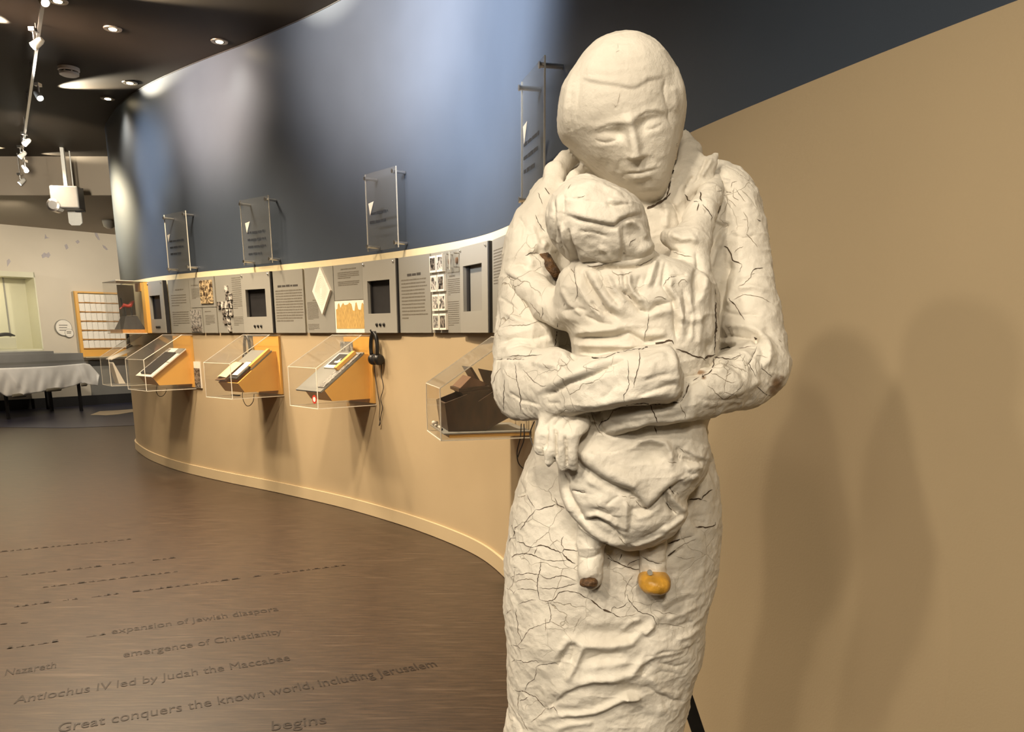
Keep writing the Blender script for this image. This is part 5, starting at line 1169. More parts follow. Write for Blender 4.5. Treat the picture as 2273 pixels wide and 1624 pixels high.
CHILD = [
 # hood
 ('s', [(1258,474),(1275,478),(1291,483),(1326,490),(1363,497),(1374,486),(1395,476),(1428,470)], 22, .0080), ('s', [(1372,500),(1378,539),(1376,582)], 14, .0055, -1), ('c', [(1383,500),(1388,540),(1384,575)], 4, .0035),
 ('r', [(1384,492),(1405,494),(1422,506),(1434,532)], 6, .0045), ('b', 1402, 520, 16, 20, .2, -.004), ('s', [(1264,505),(1268,522),(1276,542),(1288,570),(1303,588)], 14, .0060), ('c', [(1262,505),(1270,542),(1284,574)], 4, .0045),
 ('r', [(1249,500),(1254,539),(1270,572)], 6, .0045), ('c', [(1240,500),(1244,540),(1258,570)], 4, .004), ('c', [(1229,440),(1230,500),(1232,550),(1246,568)], 4, .0055), ('r', [(1240,430),(1240,480),(1240,520)], 6, .003), ('c', [(1254,430),(1250,470),(1248,500)], 5, .003),
 ('b', 1318, 530, 34, 22, .1, -.0045), ('r', [(1285,560),(1330,572),(1370,575)], 10, .003), ('c', [(1346,450),(1360,457),(1380,453),(1403,454)], 3, .0035), ('r', [(1350,442),(1375,446),(1405,456)], 6, .003), ('b', 1290, 430, 40, 30, -.3, .003),
 ('s', [(1300,590),(1326,592),(1346,587),(1372,588),(1411,588),(1442,578),(1472,560),(1492,556)], 16, .0085), ('c', [(1300,594),(1326,595),(1346,590),(1372,592),(1411,591),(1442,581),(1472,563)], 3.5, .008),
 ('r', [(1410,560),(1440,545),(1475,540),(1500,548)], 10, .005), ('r', [(1490,520),(1515,530),(1535,528),(1550,540)], 6, .004), ('c', [(1478,548),(1496,556),(1520,566)], 2.5, .0025), ('c', [(1545,560),(1548,590),(1540,612)], 4, .004),
 # coat body
 ('c', [(1296,598),(1304,625),(1326,655),(1347,690),(1375,706)], 6, .0095), ('r', [(1312,608),(1332,645),(1356,676),(1390,690)], 11, .0060), ('r', [(1280,620),(1294,650),(1318,684),(1345,708)], 9, .0045), ('c', [(1312,668),(1326,684),(1344,696)], 3.5, .005),
 ('c', [(1372,640),(1403,665),(1420,687),(1440,693),(1457,677),(1489,671)], 6, .0095), ('r', [(1396,606),(1396,630),(1406,651),(1428,672)], 6, .0060), ('r', [(1375,600),(1380,630),(1390,650)], 6, .003), ('c', [(1386,606),(1386,632),(1396,652)], 3.5, .003), ('r', [(1430,700),(1470,690),(1500,690)], 11, .0045),
 ('r', [(1457,577),(1447,606),(1438,637)], 6, .0035), ('c', [(1467,575),(1462,606),(1450,640)], 5, .003), ('c', [(1478,577),(1474,605),(1471,634),(1494,668),(1498,718),(1501,756)], 5, .0065), ('r', [(1492,612),(1484,640),(1504,664),(1512,700),(1514,745)], 8, .0055),
 ('b', 1548, 625, 9, 30, .1, -.013), ('s', [(1560,606),(1562,630),(1554,655),(1545,672)], 12, .005), ('b', 1522, 618, 12, 9, 0, .003), ('c', [(1486,612),(1505,612),(1525,610)], 2.5, .003),
 ('c', [(1535,690),(1530,720),(1528,750)], 5, .003), ('r', [(1550,690),(1552,730),(1548,770)], 9, .0035), ('b', 1575, 770, 10, 14, 0, -.007),
 ('c', [(1270,750),(1317,750),(1361,748),(1396,738),(1431,758),(1478,750)], 5, .0070), ('r', [(1272,738),(1317,734),(1361,730),(1386,724)], 9, .0060), ('r', [(1280,766),(1330,766),(1380,766),(1420,770)], 8, .0050), ('c', [(1282,782),(1325,786),(1370,778)], 4, .003), ('r', [(1420,740),(1450,744),(1480,738)], 9, .003),
 ('s', [(1279,598),(1281,618),(1282,650),(1276,680)], 14, .0030, -1), ('c', [(1260,590),(1275,607),(1281,630),(1280,660),(1275,676)], 2.2, .003), ('b', 1258, 640, 14, 26, 0, .0035), ('c', [(1250,690),(1280,684),(1304,690)], 4, .003), ('b', 1250, 705, 18, 12, .2, .004),
 # lower coat
 ('s', [(1528,1052),(1503,1066),(1478,1084),(1452,1112),(1438,1126),(1430,1122),(1418,1104),(1400,1086),(1363,1070),(1329,1052),(1297,1028),(1283,1008),(1282,994),(1292,982),(1318,968)], 40, .0120, -1),
 ('c', [(1282,1005),(1297,1030),(1329,1055),(1363,1073),(1400,1089),(1420,1108),(1436,1129),(1452,1115),(1478,1087),(1503,1069)], 4, .0045),
 ('b', 1448, 1006, 34, 26, .3, -.0085), ('r', [(1408,990),(1420,980),(1443,975),(1476,984),(1488,1004),(1490,1035)], 8, .0065), ('b', 1320, 1008, 34, 18, .3, .006), ('r', [(1300,1010),(1340,1040),(1390,1062),(1420,1090)], 14, .004),
 ('c', [(1502,992),(1510,1006),(1508,1022)], 4, .005), ('s', [(1515,995),(1540,1012),(1562,1020)], 12, .0055), ('c', [(1515,1016),(1540,1024),(1560,1026)], 4, .005), ('r', [(1520,1040),(1545,1035),(1560,1040)], 9, .004), ('c', [(1484,1076),(1492,1090),(1500,1098)], 3, .005), ('r', [(1512,1070),(1530,1060),(1550,1050)], 9, .005),
 ('r', [(1242,1036),(1240,1060),(1243,1082),(1252,1106),(1272,1138),(1294,1162),(1322,1182),(1350,1200),(1390,1213)], 8.5, .0100), ('c', [(1256,1050),(1257,1084),(1268,1108),(1288,1140),(1301,1155)], 5, .0085), ('c', [(1299,1154),(1325,1152),(1350,1165),(1370,1184),(1390,1207)], 4.5, .0065), ('r', [(1300,1144),(1326,1142),(1354,1154),(1376,1172)], 6, .0045),
 ('c', [(1268,1088),(1285,1091),(1303,1093)], 3, .0035), ('r', [(1389,1110),(1390,1140),(1388,1180)], 7, .0045), ('c', [(1376,1100),(1360,1108),(1345,1120)], 5, .0030), ('b', 1390, 1088, 16, 9, 0, -.005), ('c', [(1398,1102),(1415,1104)], 3, .003), ('b', 1335, 1115, 26, 16, .2, .004), ('b', 1345, 1085, 22, 12, .3, -.004), ('b', 1430, 1165, 30, 22, 0, .005), ('c', [(1404,1120),(1402,1150),(1396,1180)], 5, .003),
 ('c', [(1475,1090),(1480,1112),(1500,1142)], 4, .0075), ('r', [(1485,1084),(1492,1106),(1508,1126),(1522,1138)], 8, .006), ('r', [(1470,1180),(1500,1160),(1520,1142)], 6, .004), ('r', [(1400,1212),(1440,1200),(1475,1184)], 5, .003), ('c', [(1400,1130),(1430,1128),(1455,1124)], 4, .0025),
 # more coat folds
 ('c', [(1330,612),(1352,650),(1380,684)], 3, .003), ('r', [(1345,606),(1362,640),(1392,672)], 6, .0032), ('c', [(1420,612),(1414,640),(1424,664)], 3.5, .0032), ('r', [(1500,700),(1530,712),(1560,705)], 8, .003), ('c', [(1296,700),(1330,716),(1365,722)], 4, .0035),
 ('r', [(1250,640),(1262,672),(1290,700)], 6, .003), ('c', [(1515,640),(1522,680),(1516,730)], 3.5, .0035), ('r', [(1528,650),(1536,700),(1530,760)], 6, .003), ('c', [(1440,606),(1430,630)], 3, .002), ('r', [(1290,752),(1340,757),(1400,752)], 4, .0022),
 ('r', [(1300,402),(1340,412),(1380,432)], 6, .0028), ('c', [(1262,440),(1300,446),(1340,452)], 3.5, .0022), ('c', [(1285,512),(1320,516),(1350,526)], 4, .0025), ('r', [(1222,470),(1220,510),(1226,540)], 5, .003), ('c', [(1216,455),(1214,490),(1218,520)], 3, .003), ('r', [(1330,545),(1350,560),(1362,575)], 6, .0025),
 ('r', [(1300,1062),(1330,1080),(1360,1095)], 7, .0028), ('c', [(1320,1128),(1350,1140),(1370,1150)], 3.5, .0022), ('r', [(1410,1150),(1440,1140),(1470,1120)], 7, .003), ('c', [(1430,1190),(1455,1178),(1480,1160)], 3.5, .0022),
 # legs
 ('c', [(1284,1236),(1300,1240),(1318,1236),(1336,1226)], 3, .003), ('b', 1310, 1215, 16, 14, 0, .003), ('b', 1308, 1262, 20, 14, 0, .003), ('b', 1452, 1225, 20, 16, 0, .002), ('c', [(1422,1232),(1440,1245),(1460,1252),(1480,1246)], 2.5, .003)]
Cv = sculpt(Cv, Cq, CHILD, .9, 1.12)

# plaster material: warm off-white, faint stains, hairline cracks from a cell pattern
def plaster_mat():
    m, nt, b = nodes('cracked off white plaster'); L_ = nt.links
    tc = nt.nodes.new('ShaderNodeTexCoord')
    n1 = nt.nodes.new('ShaderNodeTexNoise'); n1.inputs['Scale'].default_value = 9; n1.inputs['Detail'].default_value = 7; L_.new(tc.outputs['Object'], n1.inputs['Vector'])
    r1 = nt.nodes.new('ShaderNodeValToRGB'); e = r1.color_ramp.elements; e[0].position = .32; e[0].color = (.62, .57, .49, 1); e[1].position = .62; e[1].color = (.76, .71, .62, 1)
    L_.new(n1.outputs[0], r1.inputs[0])
    n3 = nt.nodes.new('ShaderNodeTexNoise'); n3.inputs['Scale'].default_value = 70; n3.inputs['Detail'].default_value = 4; L_.new(tc.outputs['Object'], n3.inputs['Vector'])
    # distorted cells for hairlines
    nd = nt.nodes.new('ShaderNodeTexNoise'); nd.inputs['Scale'].default_value = 22; nd.inputs['Detail'].default_value = 4; L_.new(tc.outputs['Object'], nd.inputs['Vector'])
    va = nt.nodes.new('ShaderNodeVectorMath'); va.operation = 'MULTIPLY_ADD'; va.inputs[1].default_value = (.03, .03, .03); L_.new(nd.outputs['Color'], va.inputs[0]); L_.new(tc.outputs['Object'], va.inputs[2])
    vo = nt.nodes.new('ShaderNodeTexVoronoi'); vo.feature = 'DISTANCE_TO_EDGE'; vo.inputs['Scale'].default_value = 22; L_.new(va.outputs[0], vo.inputs['Vector'])
    mr = nt.nodes.new('ShaderNodeMapRange'); mr.inputs['From Min'].default_value = .004; mr.inputs['From Max'].default_value = .011; mr.inputs['To Min'].default_value = 1; mr.inputs['To Max'].default_value = 0; L_.new(vo.outputs['Distance'], mr.inputs['Value'])
    nm_ = nt.nodes.new('ShaderNodeTexNoise'); nm_.inputs['Scale'].default_value = 5.5; nm_.inputs['Detail'].default_value = 2; L_.new(tc.outputs['Object'], nm_.inputs['Vector'])
    mk = nt.nodes.new('ShaderNodeMapRange'); mk.inputs['From Min'].default_value = .53; mk.inputs['From Max'].default_value = .60; L_.new(nm_.outputs[0], mk.inputs['Value'])
    at = nt.nodes.new('ShaderNodeAttribute'); at.attribute_name = 'crackle'
    mu = nt.nodes.new('ShaderNodeMath'); mu.operation = 'MULTIPLY'; L_.new(mr.outputs[0], mu.inputs[0]); L_.new(mk.outputs[0], mu.inputs[1])
    m2 = nt.nodes.new('ShaderNodeMath'); m2.operation = 'MULTIPLY'; L_.new(mu.outputs[0], m2.inputs[0]); L_.new(at.outputs['Fac'], m2.inputs[1])
    mx = nt.nodes.new('ShaderNodeMix'); mx.data_type = 'RGBA'; L_.new(m2.outputs[0], mx.inputs['Factor']); L_.new(r1.outputs[0], mx.inputs['A']); mx.inputs['B'].default_value = (.30, .24, .17, 1)
    # chipped brown stains kept where the elbow is worn
    a2 = nt.nodes.new('ShaderNodeAttribute'); a2.attribute_name = 'stain'
    mx2 = nt.nodes.new('ShaderNodeMix'); mx2.data_type = 'RGBA'; L_.new(a2.outputs['Fac'], mx2.inputs['Factor']); L_.new(mx.outputs['Result'], mx2.inputs['A']); mx2.inputs['B'].default_value = (.24, .15, .085, 1)
    L_.new(mx2.outputs['Result'], b.inputs['Base Color']); b.inputs['Roughness'].default_value = .62; b.inputs['Specular IOR Level'].default_value = .35
    su = nt.nodes.new('ShaderNodeMath'); su.operation = 'MULTIPLY_ADD'; L_.new(m2.outputs[0], su.inputs[0]); su.inputs[1].default_value = -1.2; L_.new(n3.outputs[0], su.inputs[2])
    bp = nt.nodes.new('ShaderNodeBump'); bp.inputs['Strength'].default_value = .6; bp.inputs['Distance'].default_value = .0026
    n4 = nt.nodes.new('ShaderNodeTexNoise'); n4.inputs['Scale'].default_value = 190; n4.inputs['Detail'].default_value = 6; n4.inputs['Roughness'].default_value = .7; L_.new(tc.outputs['Object'], n4.inputs['Vector'])
    s4 = nt.nodes.new('ShaderNodeMath'); s4.operation = 'MULTIPLY_ADD'; L_.new(n4.outputs[0], s4.inputs[0]); s4.inputs[1].default_value = .55; L_.new(su.outputs[0], s4.inputs[2]); L_.new(s4.outputs[0], bp.inputs['Height']); L_.new(bp.outputs[0], b.inputs['Normal'])
    return m
M['plaster'] = plaster_mat()
M['crack'] = mat('dark crack and painted gap shade', (.075, .050, .030), .9, var=.5, scale=90)
M['crackl'] = mat('fine brown crack in plaster', (.16, .115, .07), .9, var=.4, scale=90)
M['foam'] = mat('amber hardened foam', (.52, .27, .035), .35, var=.35, scale=45, bump=.4, bscale=60)
M['foamd'] = mat('charred brown foam', (.11, .055, .02), .6, var=.7, scale=120, bump=.6, bscale=160)
ORG = (.17, 1.22, 0)
statue = thing('plaster_statue', 'tall cracked white plaster statue of a figure cradling a child in its arms', 'statue', ORG)
adult = to_mesh('adult_figure', Av, Aq, M['plaster'], statue, ORG)
child = to_mesh('child_figure', Cv, Cq, M['plaster'], statue, ORG)
def attr(o, Vv, name, spots):
    px, py = project(Vv); v = np.zeros(len(Vv), np.float32)
    for x, y, rx, ry, a in spots: v = np.maximum(v, a*np.exp(-(((px-x)/rx)**2+((py-y)/ry)**2)**2))
    o.data.attributes.new(name, 'FLOAT', 'POINT').data.foreach_set('value', v.astype(np.float32))
for o, Vv in ((adult, Av), (child, Cv)):
    attr(o, Vv, 'crackle', [(1140,650,70,260,.8),(1650,620,80,280,.9),(1300,850,230,90,.7),(1640,860,140,70,.9),(1200,1250,110,220,.75),(1480,1250,140,150,.4),(1180,1530,70,160,.6),(1300,650,70,120,.3),(1430,690,140,70,.25)])
    nz = vnoise(Vv*90)
    attr(o, Vv, 'stain', [(1724,852,13,17,1),(1716,866,10,12,.9),(1735,838,7,6,.8),(1553,826,14,6,1.0),(1562,838,5,4,1.0)] if o is adult else [(1312,1292,14,9,1.0)])
bpy.context.view_layer.update()
def hit(px, py):
    """nearest statue surface met by the sight line: (point, object)"""
    d = ray(px, py).normalized(); o0 = V((0, 0, EYE)); best = None
    for o in (adult, child):
        ok, p, n, _ = o.ray_cast(o0-V(ORG), d)
        if ok:
            q = p+V(ORG); l_ = (q-o0).length
            if best is None or l_ < best[0]: best = (l_, q, n, o)
    return best
def crack(pts, wmax, parts, seed, lift=.0006):
    rr = random.Random(seed); P = [np.array(p, float) for p in pts]; fine = []
    for i in range(len(P)-1):
        L_ = np.hypot(*(P[i+1]-P[i])); n = max(1, int(L_/4)); nn = np.array([-(P[i+1]-P[i])[1], (P[i+1]-P[i])[0]])/max(L_, 1)
        for k in range(n): fine.append(P[i]+(P[i+1]-P[i])*k/n+(nn*rr.uniform(-1.1, 1.1) if k else 0))
    fine.append(P[-1]); N = len(fine); last = None; run = []
    def flush(run):
        if len(run) < 2: return
        mb = parts; n0 = len(mb.v)
        for a, b in run: mb.v += [tuple(a), tuple(b)]
        for i in range(len(run)-1): mb.f.append((n0+2*i, n0+2*i+1, n0+2*i+3, n0+2*i+2))
    for i, p in enumerate(fine):
        t = fine[min(i+1, N-1)]-fine[max(i-1, 0)]; t = t/max(np.hypot(*t), 1e-6); nr = np.array([-t[1], t[0]])
        f = min(1, 4*min(i, N-1-i)/max(N-1, 1)+.25); w_ = wmax*f*rr.uniform(.55, 1.15)/2
        a, b = p+nr*w_, p-nr*w_; ha, hb, hc = hit(*a), hit(*b), hit(*p)
        if not (ha and hb and hc) or abs(ha[0]-hb[0]) > .012 or (last is not None and abs(hc[0]-last) > .012): flush(run); run = []; last = hc[0] if hc else None; continue
        last = hc[0]; da = ray(*a).normalized(); db = ray(*b).normalized(); ll = min(ha[0], hb[0], hc[0]) if abs(ha[0]-hb[0]) < .002 else None
        la, lb = ha[0]-lift, hb[0]-lift
        run.append((V((0, 0, EYE))+da*la, V((0, 0, EYE))+db*lb))
    flush(run)
#CRACKS#

DARK = [  # open cracks and painted gap shade: (points, width px)
 ([(1424,775),(1432,770),(1443,768),(1455,762),(1470,760),(1485,755),(1492,756),(1496,764)], 5), ([(1401,777),(1412,774),(1424,773)], 3), ([(1283,785),(1298,789),(1309,793),(1330,794)], 4), ([(1330,794),(1345,793),(1362,785),(1392,777),(1404,776)], 2.2),
 ([(1500,774),(1512,778),(1528,784),(1545,791),(1560,794),(1566,800)], 4), ([(1564,796),(1572,790),(1582,789),(1588,786)], 6), ([(1588,640),(1590,670),(1588,690),(1590,708),(1588,735),(1588,760),(1586,784)], 4), ([(1588,714),(1590,722),(1589,738)], 8),
 ([(1586,793),(1600,793),(1612,796),(1622,797)], 4), ([(1622,797),(1634,792),(1646,786)], 2), ([(1590,778),(1600,775),(1612,771),(1624,770)], 3.2), ([(1624,770),(1640,773),(1656,770),(1668,768)], 1.8), ([(1674,748),(1679,753),(1682,760),(1679,764)], 8),
 ([(1680,768),(1676,780),(1670,792),(1662,806),(1668,818),(1674,828),(1678,836)], 2.2), ([(1583,795),(1585,808),(1580,820),(1573,828),(1560,834)], 3.5), ([(1560,830),(1562,838)], 6), ([(1538,845),(1546,840),(1552,836)], 3), ([(1523,848),(1530,851)], 5), ([(1529,852),(1525,864),(1522,874)], 5), ([(1522,874),(1515,886),(1509,893)], 2.5),
 ([(1350,1002),(1350,1002.5)], 1), ([(1400,897),(1415,896),(1432,895),(1448,897),(1459,898)], 3.6), ([(1460,896),(1475,894),(1490,894),(1508,893)], 4), ([(1395,899),(1382,904),(1372,908)], 2.4), ([(1419,756),(1416,770),(1414,790)], .1),
 ([(1444,898),(1450,914),(1457,928),(1459,938)], 3.4), ([(1453,946),(1456,955),(1458,962)], 4), ([(1510,896),(1514,908),(1521,918),(1521,930)], 1.8), ([(1371,908),(1361,910),(1355,922),(1347,932),(1335,936),(1330,944),(1329,950)], 3), ([(1312,915),(1318,930),(1322,944),(1328,955),(1340,968)], 1.8),
 ([(1418,775),(1420,790),(1418,812),(1413,830),(1409,845),(1406,860)], 2.6), ([(1392,798),(1395,815),(1394,840),(1397,852),(1390,870),(1384,876),(1386,890),(1380,900)], 2),
 ([(1143,808),(1146,830),(1147,845),(1152,862),(1156,880),(1154,898),(1156,914)], 2.8), ([(1120,842),(1119,860),(1118,885),(1118,913)], 2.4), ([(1160,819),(1170,829),(1178,838),(1182,844),(1192,850),(1200,856),(1204,857),(1212,855)], 2), ([(1112,816),(1102,828),(1097,840),(1094,852)], 1.8),
 ([(1101,799),(1115,796),(1130,796),(1148,797),(1164,797)], 2.6), ([(1130,791),(1150,788),(1168,790),(1185,788),(1203,787)], 2), ([(1172,791),(1178,782),(1182,770)], 1.6), ([(1117,817),(1125,832),(1138,840),(1148,842)], 1.4), ([(1243,795),(1256,808),(1264,822),(1272,830)], 1.5), ([(1300,808),(1302,826)], 1.2), ([(1204,805),(1212,815),(1222,820)], 1.2),
 # left upper arm
 ([(1194,427),(1199,440),(1204,453)], 2.4), ([(1209,416),(1216,426),(1224,434)], 4), ([(1188,476),(1194,492),(1202,506),(1210,514)], 2.4), ([(1166,567),(1178,561),(1190,561),(1197,563)], 3), ([(1203,681),(1205,695),(1200,708)], 2), ([(1176,671),(1186,684),(1196,694),(1200,706)], 1.6), ([(1115,727),(1130,722),(1150,722),(1170,721),(1185,716),(1200,709)], 1.5),
 ([(1238,716),(1236,735),(1235,750),(1231,772)], 3.4), ([(1249,545),(1234,560),(1232,562)], 2), ([(1216,558),(1226,575),(1238,592)], 3.4),
 # child
 ([(1303,589),(1315,591),(1326,590),(1340,586),(1352,585)], 2.6), ([(1403,603),(1385,609),(1372,610),(1360,604),(1356,596)], 1.7), ([(1411,590),(1425,587),(1438,580),(1450,572)], 2), ([(1277,590),(1274,605),(1277,620),(1281,640),(1281,655),(1277,668)], 2.4), ([(1262,588),(1270,600),(1276,609)], 1.8),
 ([(1440,696),(1439,710),(1438,725),(1432,738),(1430,755)], 2.2), ([(1472,636),(1478,622),(1490,614),(1502,612)], 2), ([(1508,636),(1506,628),(1512,621),(1520,620),(1526,626)], 1.5), ([(1396,547),(1400,536),(1412,529)], 2), ([(1493,558),(1508,564),(1524,568),(1536,569)], 1.8), ([(1260,420),(1264,413),(1268,408)], 1.8), ([(1280,438),(1290,437),(1298,434)], 1.2),
 ([(1452,662),(1461,658),(1470,659),(1480,664)], 1.6), ([(1392,655),(1402,664)], 2), ([(1373,612),(1375,625),(1374,632)], 1.2), ([(1254,672),(1251,680)], 1.4), ([(1306,676),(1316,684),(1330,690)], 1.5),
 # right shoulder and arm
 ([(1520,431),(1525,437),(1528,445)], 5), ([(1528,444),(1540,447),(1550,448)], 2.6), ([(1553,424),(1556,432),(1554,440),(1558,446)], 5), ([(1551,451),(1549,460),(1547,468)], 3.4), ([(1560,453),(1568,463),(1576,474),(1581,482),(1578,492)], 3), ([(1560,462),(1565,468),(1564,474)], 1.6), ([(1591,425),(1602,423),(1612,426),(1625,428)], 2),
 ([(1622,416),(1625,405),(1636,402)], 1.6), ([(1630,417),(1627,428),(1627,436),(1640,444)], 1.8), ([(1632,418),(1640,430),(1648,440),(1655,448)], 1.6), ([(1615,442),(1625,448),(1634,458)], 1.4), ([(1650,470),(1658,482),(1660,495),(1660,510),(1657,518)], 1.6), ([(1656,519),(1668,530),(1678,542),(1681,548)], 1.8), ([(1648,487),(1658,487)], 1.2), ([(1681,486),(1686,490),(1690,490)], 3),
 ([(1607,546),(1615,550),(1620,559),(1624,570),(1626,577),(1635,581),(1646,586)], 4), ([(1647,586),(1646,592),(1640,604)], 2), ([(1630,560),(1638,552),(1650,546)], 1.3), ([(1694,594),(1682,595),(1672,599),(1667,608),(1667,616)], 3), ([(1667,612),(1660,622),(1648,632),(1638,636)], 1.8), ([(1667,610),(1676,606)], 1.2),
 ([(1612,655),(1622,668),(1632,676),(1640,690),(1646,700),(1653,710)], 2.4), ([(1622,668),(1632,676)], 3.4), ([(1646,652),(1670,656),(1690,660),(1712,672)], 1.4), ([(1630,664),(1650,654)], 1.2), ([(1616,728),(1622,724)], 3), ([(1728,753),(1736,760)], 1.6), ([(1574,828),(1590,830),(1602,838),(1614,846),(1622,849),(1634,846)], 1.6),
 ([(1570,856),(1582,862),(1588,872),(1596,878),(1606,886),(1616,884),(1628,874),(1636,868),(1648,855),(1652,846)], 1.8), ([(1690,806),(1691,818),(1702,826),(1714,836)], 2), ([(1680,858),(1690,866),(1702,876),(1712,878)], 2.4), ([(1678,790),(1682,788),(1694,790),(1704,793)], 1.2), ([(1654,786),(1648,800),(1652,810),(1660,812)], 1.4), ([(1680,794),(1677,812),(1680,830),(1678,838)], 1.4), ([(1625,827),(1610,836)], 1.2),
 # lower coat
 ([(1266,1086),(1278,1088),(1286,1089),(1294,1093),(1303,1092)], 3), ([(1487,1082),(1492,1090),(1497,1096)], 3), ([(1502,1092),(1506,1097)], 4), ([(1478,1115),(1484,1124),(1492,1131)], 3.6), ([(1492,1131),(1504,1140)], 1.6), ([(1323,1116),(1330,1124),(1342,1128),(1350,1134)], 1.4), ([(1380,1100),(1392,1103)], 1.6), ([(1398,1105),(1410,1104)], 1.6), ([(1390,1112),(1398,1124)], 1.6), ([(1372,1190),(1382,1202),(1393,1211)], 1.8),
 ([(1482,1024),(1488,1026),(1502,1026)], 1.8), ([(1508,994),(1514,998),(1520,1004)], 2), ([(1509,1018),(1510,1008)], 2), ([(1411,1110),(1418,1120),(1424,1126)], 1.6), ([(1422,1231),(1430,1238),(1438,1243),(1450,1246),(1460,1250),(1470,1250)], 2.4), ([(1430,1127),(1438,1126)], 1.4),
 # skirt
 ([(1530,1109),(1540,1108),(1550,1106),(1558,1109)], 4.5), ([(1558,1108),(1561,1101),(1568,1096),(1574,1090),(1582,1086)], 4), ([(1559,1110),(1570,1113)], 1.6), ([(1544,1169),(1556,1169),(1570,1170),(1580,1168),(1588,1164),(1588,1158)], 5), ([(1483,1206),(1494,1202),(1504,1199),(1510,1196)], 5), ([(1482,1234),(1490,1228),(1500,1220)], 6), ([(1500,1220),(1510,1212),(1530,1202),(1545,1196)], 1.8), ([(1512,1196),(1524,1192),(1536,1190)], 1.6), ([(1500,1234),(1520,1240),(1545,1236)], 1.2),
 ([(1168,1036),(1175,1041),(1180,1044)], 3), ([(1183,1038),(1190,1036)], 2), ([(1148,1102),(1156,1103),(1164,1100),(1169,1096)], 1.6), ([(1170,1097),(1173,1106),(1180,1116),(1187,1127)], 2), ([(1189,1130),(1180,1142),(1168,1156),(1160,1168),(1155,1176)], 2.6), ([(1189,1130),(1198,1131),(1208,1126),(1222,1123),(1235,1119)], 3), ([(1231,1104),(1235,1112),(1237,1119),(1247,1124),(1257,1128)], 3),
 ([(1150,1166),(1143,1170),(1142,1182),(1138,1192)], 2.6), ([(1130,1202),(1134,1194),(1146,1193)], 2.4), ([(1147,1202),(1155,1204),(1162,1204),(1166,1210),(1178,1214),(1186,1213)], 2.4), ([(1186,1213),(1196,1210),(1208,1211),(1220,1216),(1233,1222),(1248,1226)], 3.4), ([(1248,1226),(1253,1234),(1262,1242),(1270,1248),(1277,1250)], 4.5), ([(1248,1225),(1252,1218),(1262,1220),(1282,1222)], 3.2), ([(1252,1218),(1246,1208),(1246,1200),(1251,1190)], 2.2), ([(1246,1204),(1236,1198),(1226,1206),(1220,1213)], 1.5),
 ([(1123,1244),(1132,1238),(1142,1231),(1153,1230),(1168,1228),(1180,1230),(1190,1234),(1202,1240),(1212,1243)], 3), ([(1192,1214),(1189,1222),(1186,1230)], 2.2), ([(1212,1243),(1225,1244),(1240,1244),(1258,1243)], 2.2), ([(1200,1242),(1200,1256),(1197,1272),(1193,1284),(1192,1300),(1195,1316),(1197,1330)], 2.6), ([(1123,1267),(1127,1262),(1134,1264),(1140,1259),(1146,1260)], 2.2),
 ([(1144,1276),(1152,1273),(1160,1275),(1172,1271),(1186,1274),(1200,1275)], 2.4), ([(1200,1275),(1210,1282),(1222,1284),(1234,1278),(1248,1277),(1262,1281),(1272,1286),(1278,1288)], 2.6), ([(1124,1285),(1134,1281),(1142,1278)], 2), ([(1141,1292),(1155,1287),(1168,1284),(1180,1285),(1192,1293)], 1.8), ([(1196,1304),(1215,1306),(1240,1305),(1258,1300),(1280,1294)], 2.2), ([(1148,1308),(1160,1306),(1176,1307),(1193,1310)], 2.2), ([(1143,1262),(1140,1285),(1136,1300),(1130,1308),(1122,1302)], 1.6), ([(1132,1306),(1140,1316),(1144,1310)], 2),
 ([(1150,1341),(1160,1336),(1175,1332),(1190,1331)], 2), ([(1197,1330),(1206,1333),(1216,1334),(1230,1330),(1236,1322),(1242,1314),(1256,1311),(1270,1313),(1285,1316),(1298,1325),(1310,1330)], 2.8), ([(1310,1330),(1320,1338),(1328,1345),(1338,1352)], 4), ([(1338,1352),(1346,1355),(1357,1359)], 6), ([(1357,1359),(1366,1365),(1377,1369)], 3), ([(1357,1358),(1358,1350),(1363,1346),(1370,1350),(1382,1346),(1394,1336)], 2.2),
 ([(1124,1362),(1134,1353),(1143,1347)], 1.8), ([(1145,1350),(1146,1372),(1150,1386),(1149,1402),(1155,1412),(1158,1424)], 2.2), ([(1214,1333),(1219,1345),(1222,1360),(1223,1372),(1220,1380),(1212,1382),(1202,1386)], 2.2), ([(1220,1378),(1232,1384),(1244,1389),(1254,1396)], 1.6), ([(1211,1372),(1211,1390),(1210,1400)], 1.6), ([(1202,1386),(1190,1390),(1176,1395),(1168,1405),(1162,1416),(1156,1425),(1149,1433)], 2), ([(1131,1432),(1140,1431),(1149,1433),(1155,1440),(1166,1439)], 2),
 ([(1134,1469),(1142,1464),(1156,1465),(1162,1470),(1170,1470),(1180,1466),(1190,1465),(1198,1471)], 2.2), ([(1189,1481),(1196,1476),(1206,1474),(1220,1472),(1232,1470),(1240,1475)], 2), ([(1190,1481),(1190,1495),(1186,1507),(1174,1514),(1168,1524),(1165,1533)], 2), ([(1142,1530),(1150,1534),(1164,1534),(1175,1541),(1188,1545),(1198,1557),(1208,1568),(1212,1572)], 3), ([(1152,1535),(1150,1555),(1150,1575)], 1.8), ([(1153,1555),(1162,1553),(1173,1546)], 2.2),
 ([(1212,1572),(1222,1572),(1229,1568),(1236,1578),(1238,1586)], 2), ([(1212,1572),(1202,1584),(1190,1594),(1178,1602)], 1.8), ([(1150,1582),(1158,1594),(1164,1608),(1172,1622)], 1.8), ([(1391,1318),(1395,1330),(1404,1342),(1416,1356),(1428,1361),(1440,1363),(1450,1368),(1454,1378),(1458,1386)], 2.6), ([(1455,1385),(1480,1384),(1500,1388),(1520,1392)], 1.4), ([(1450,1353),(1465,1357),(1474,1362),(1486,1359),(1504,1364)], 1.4),
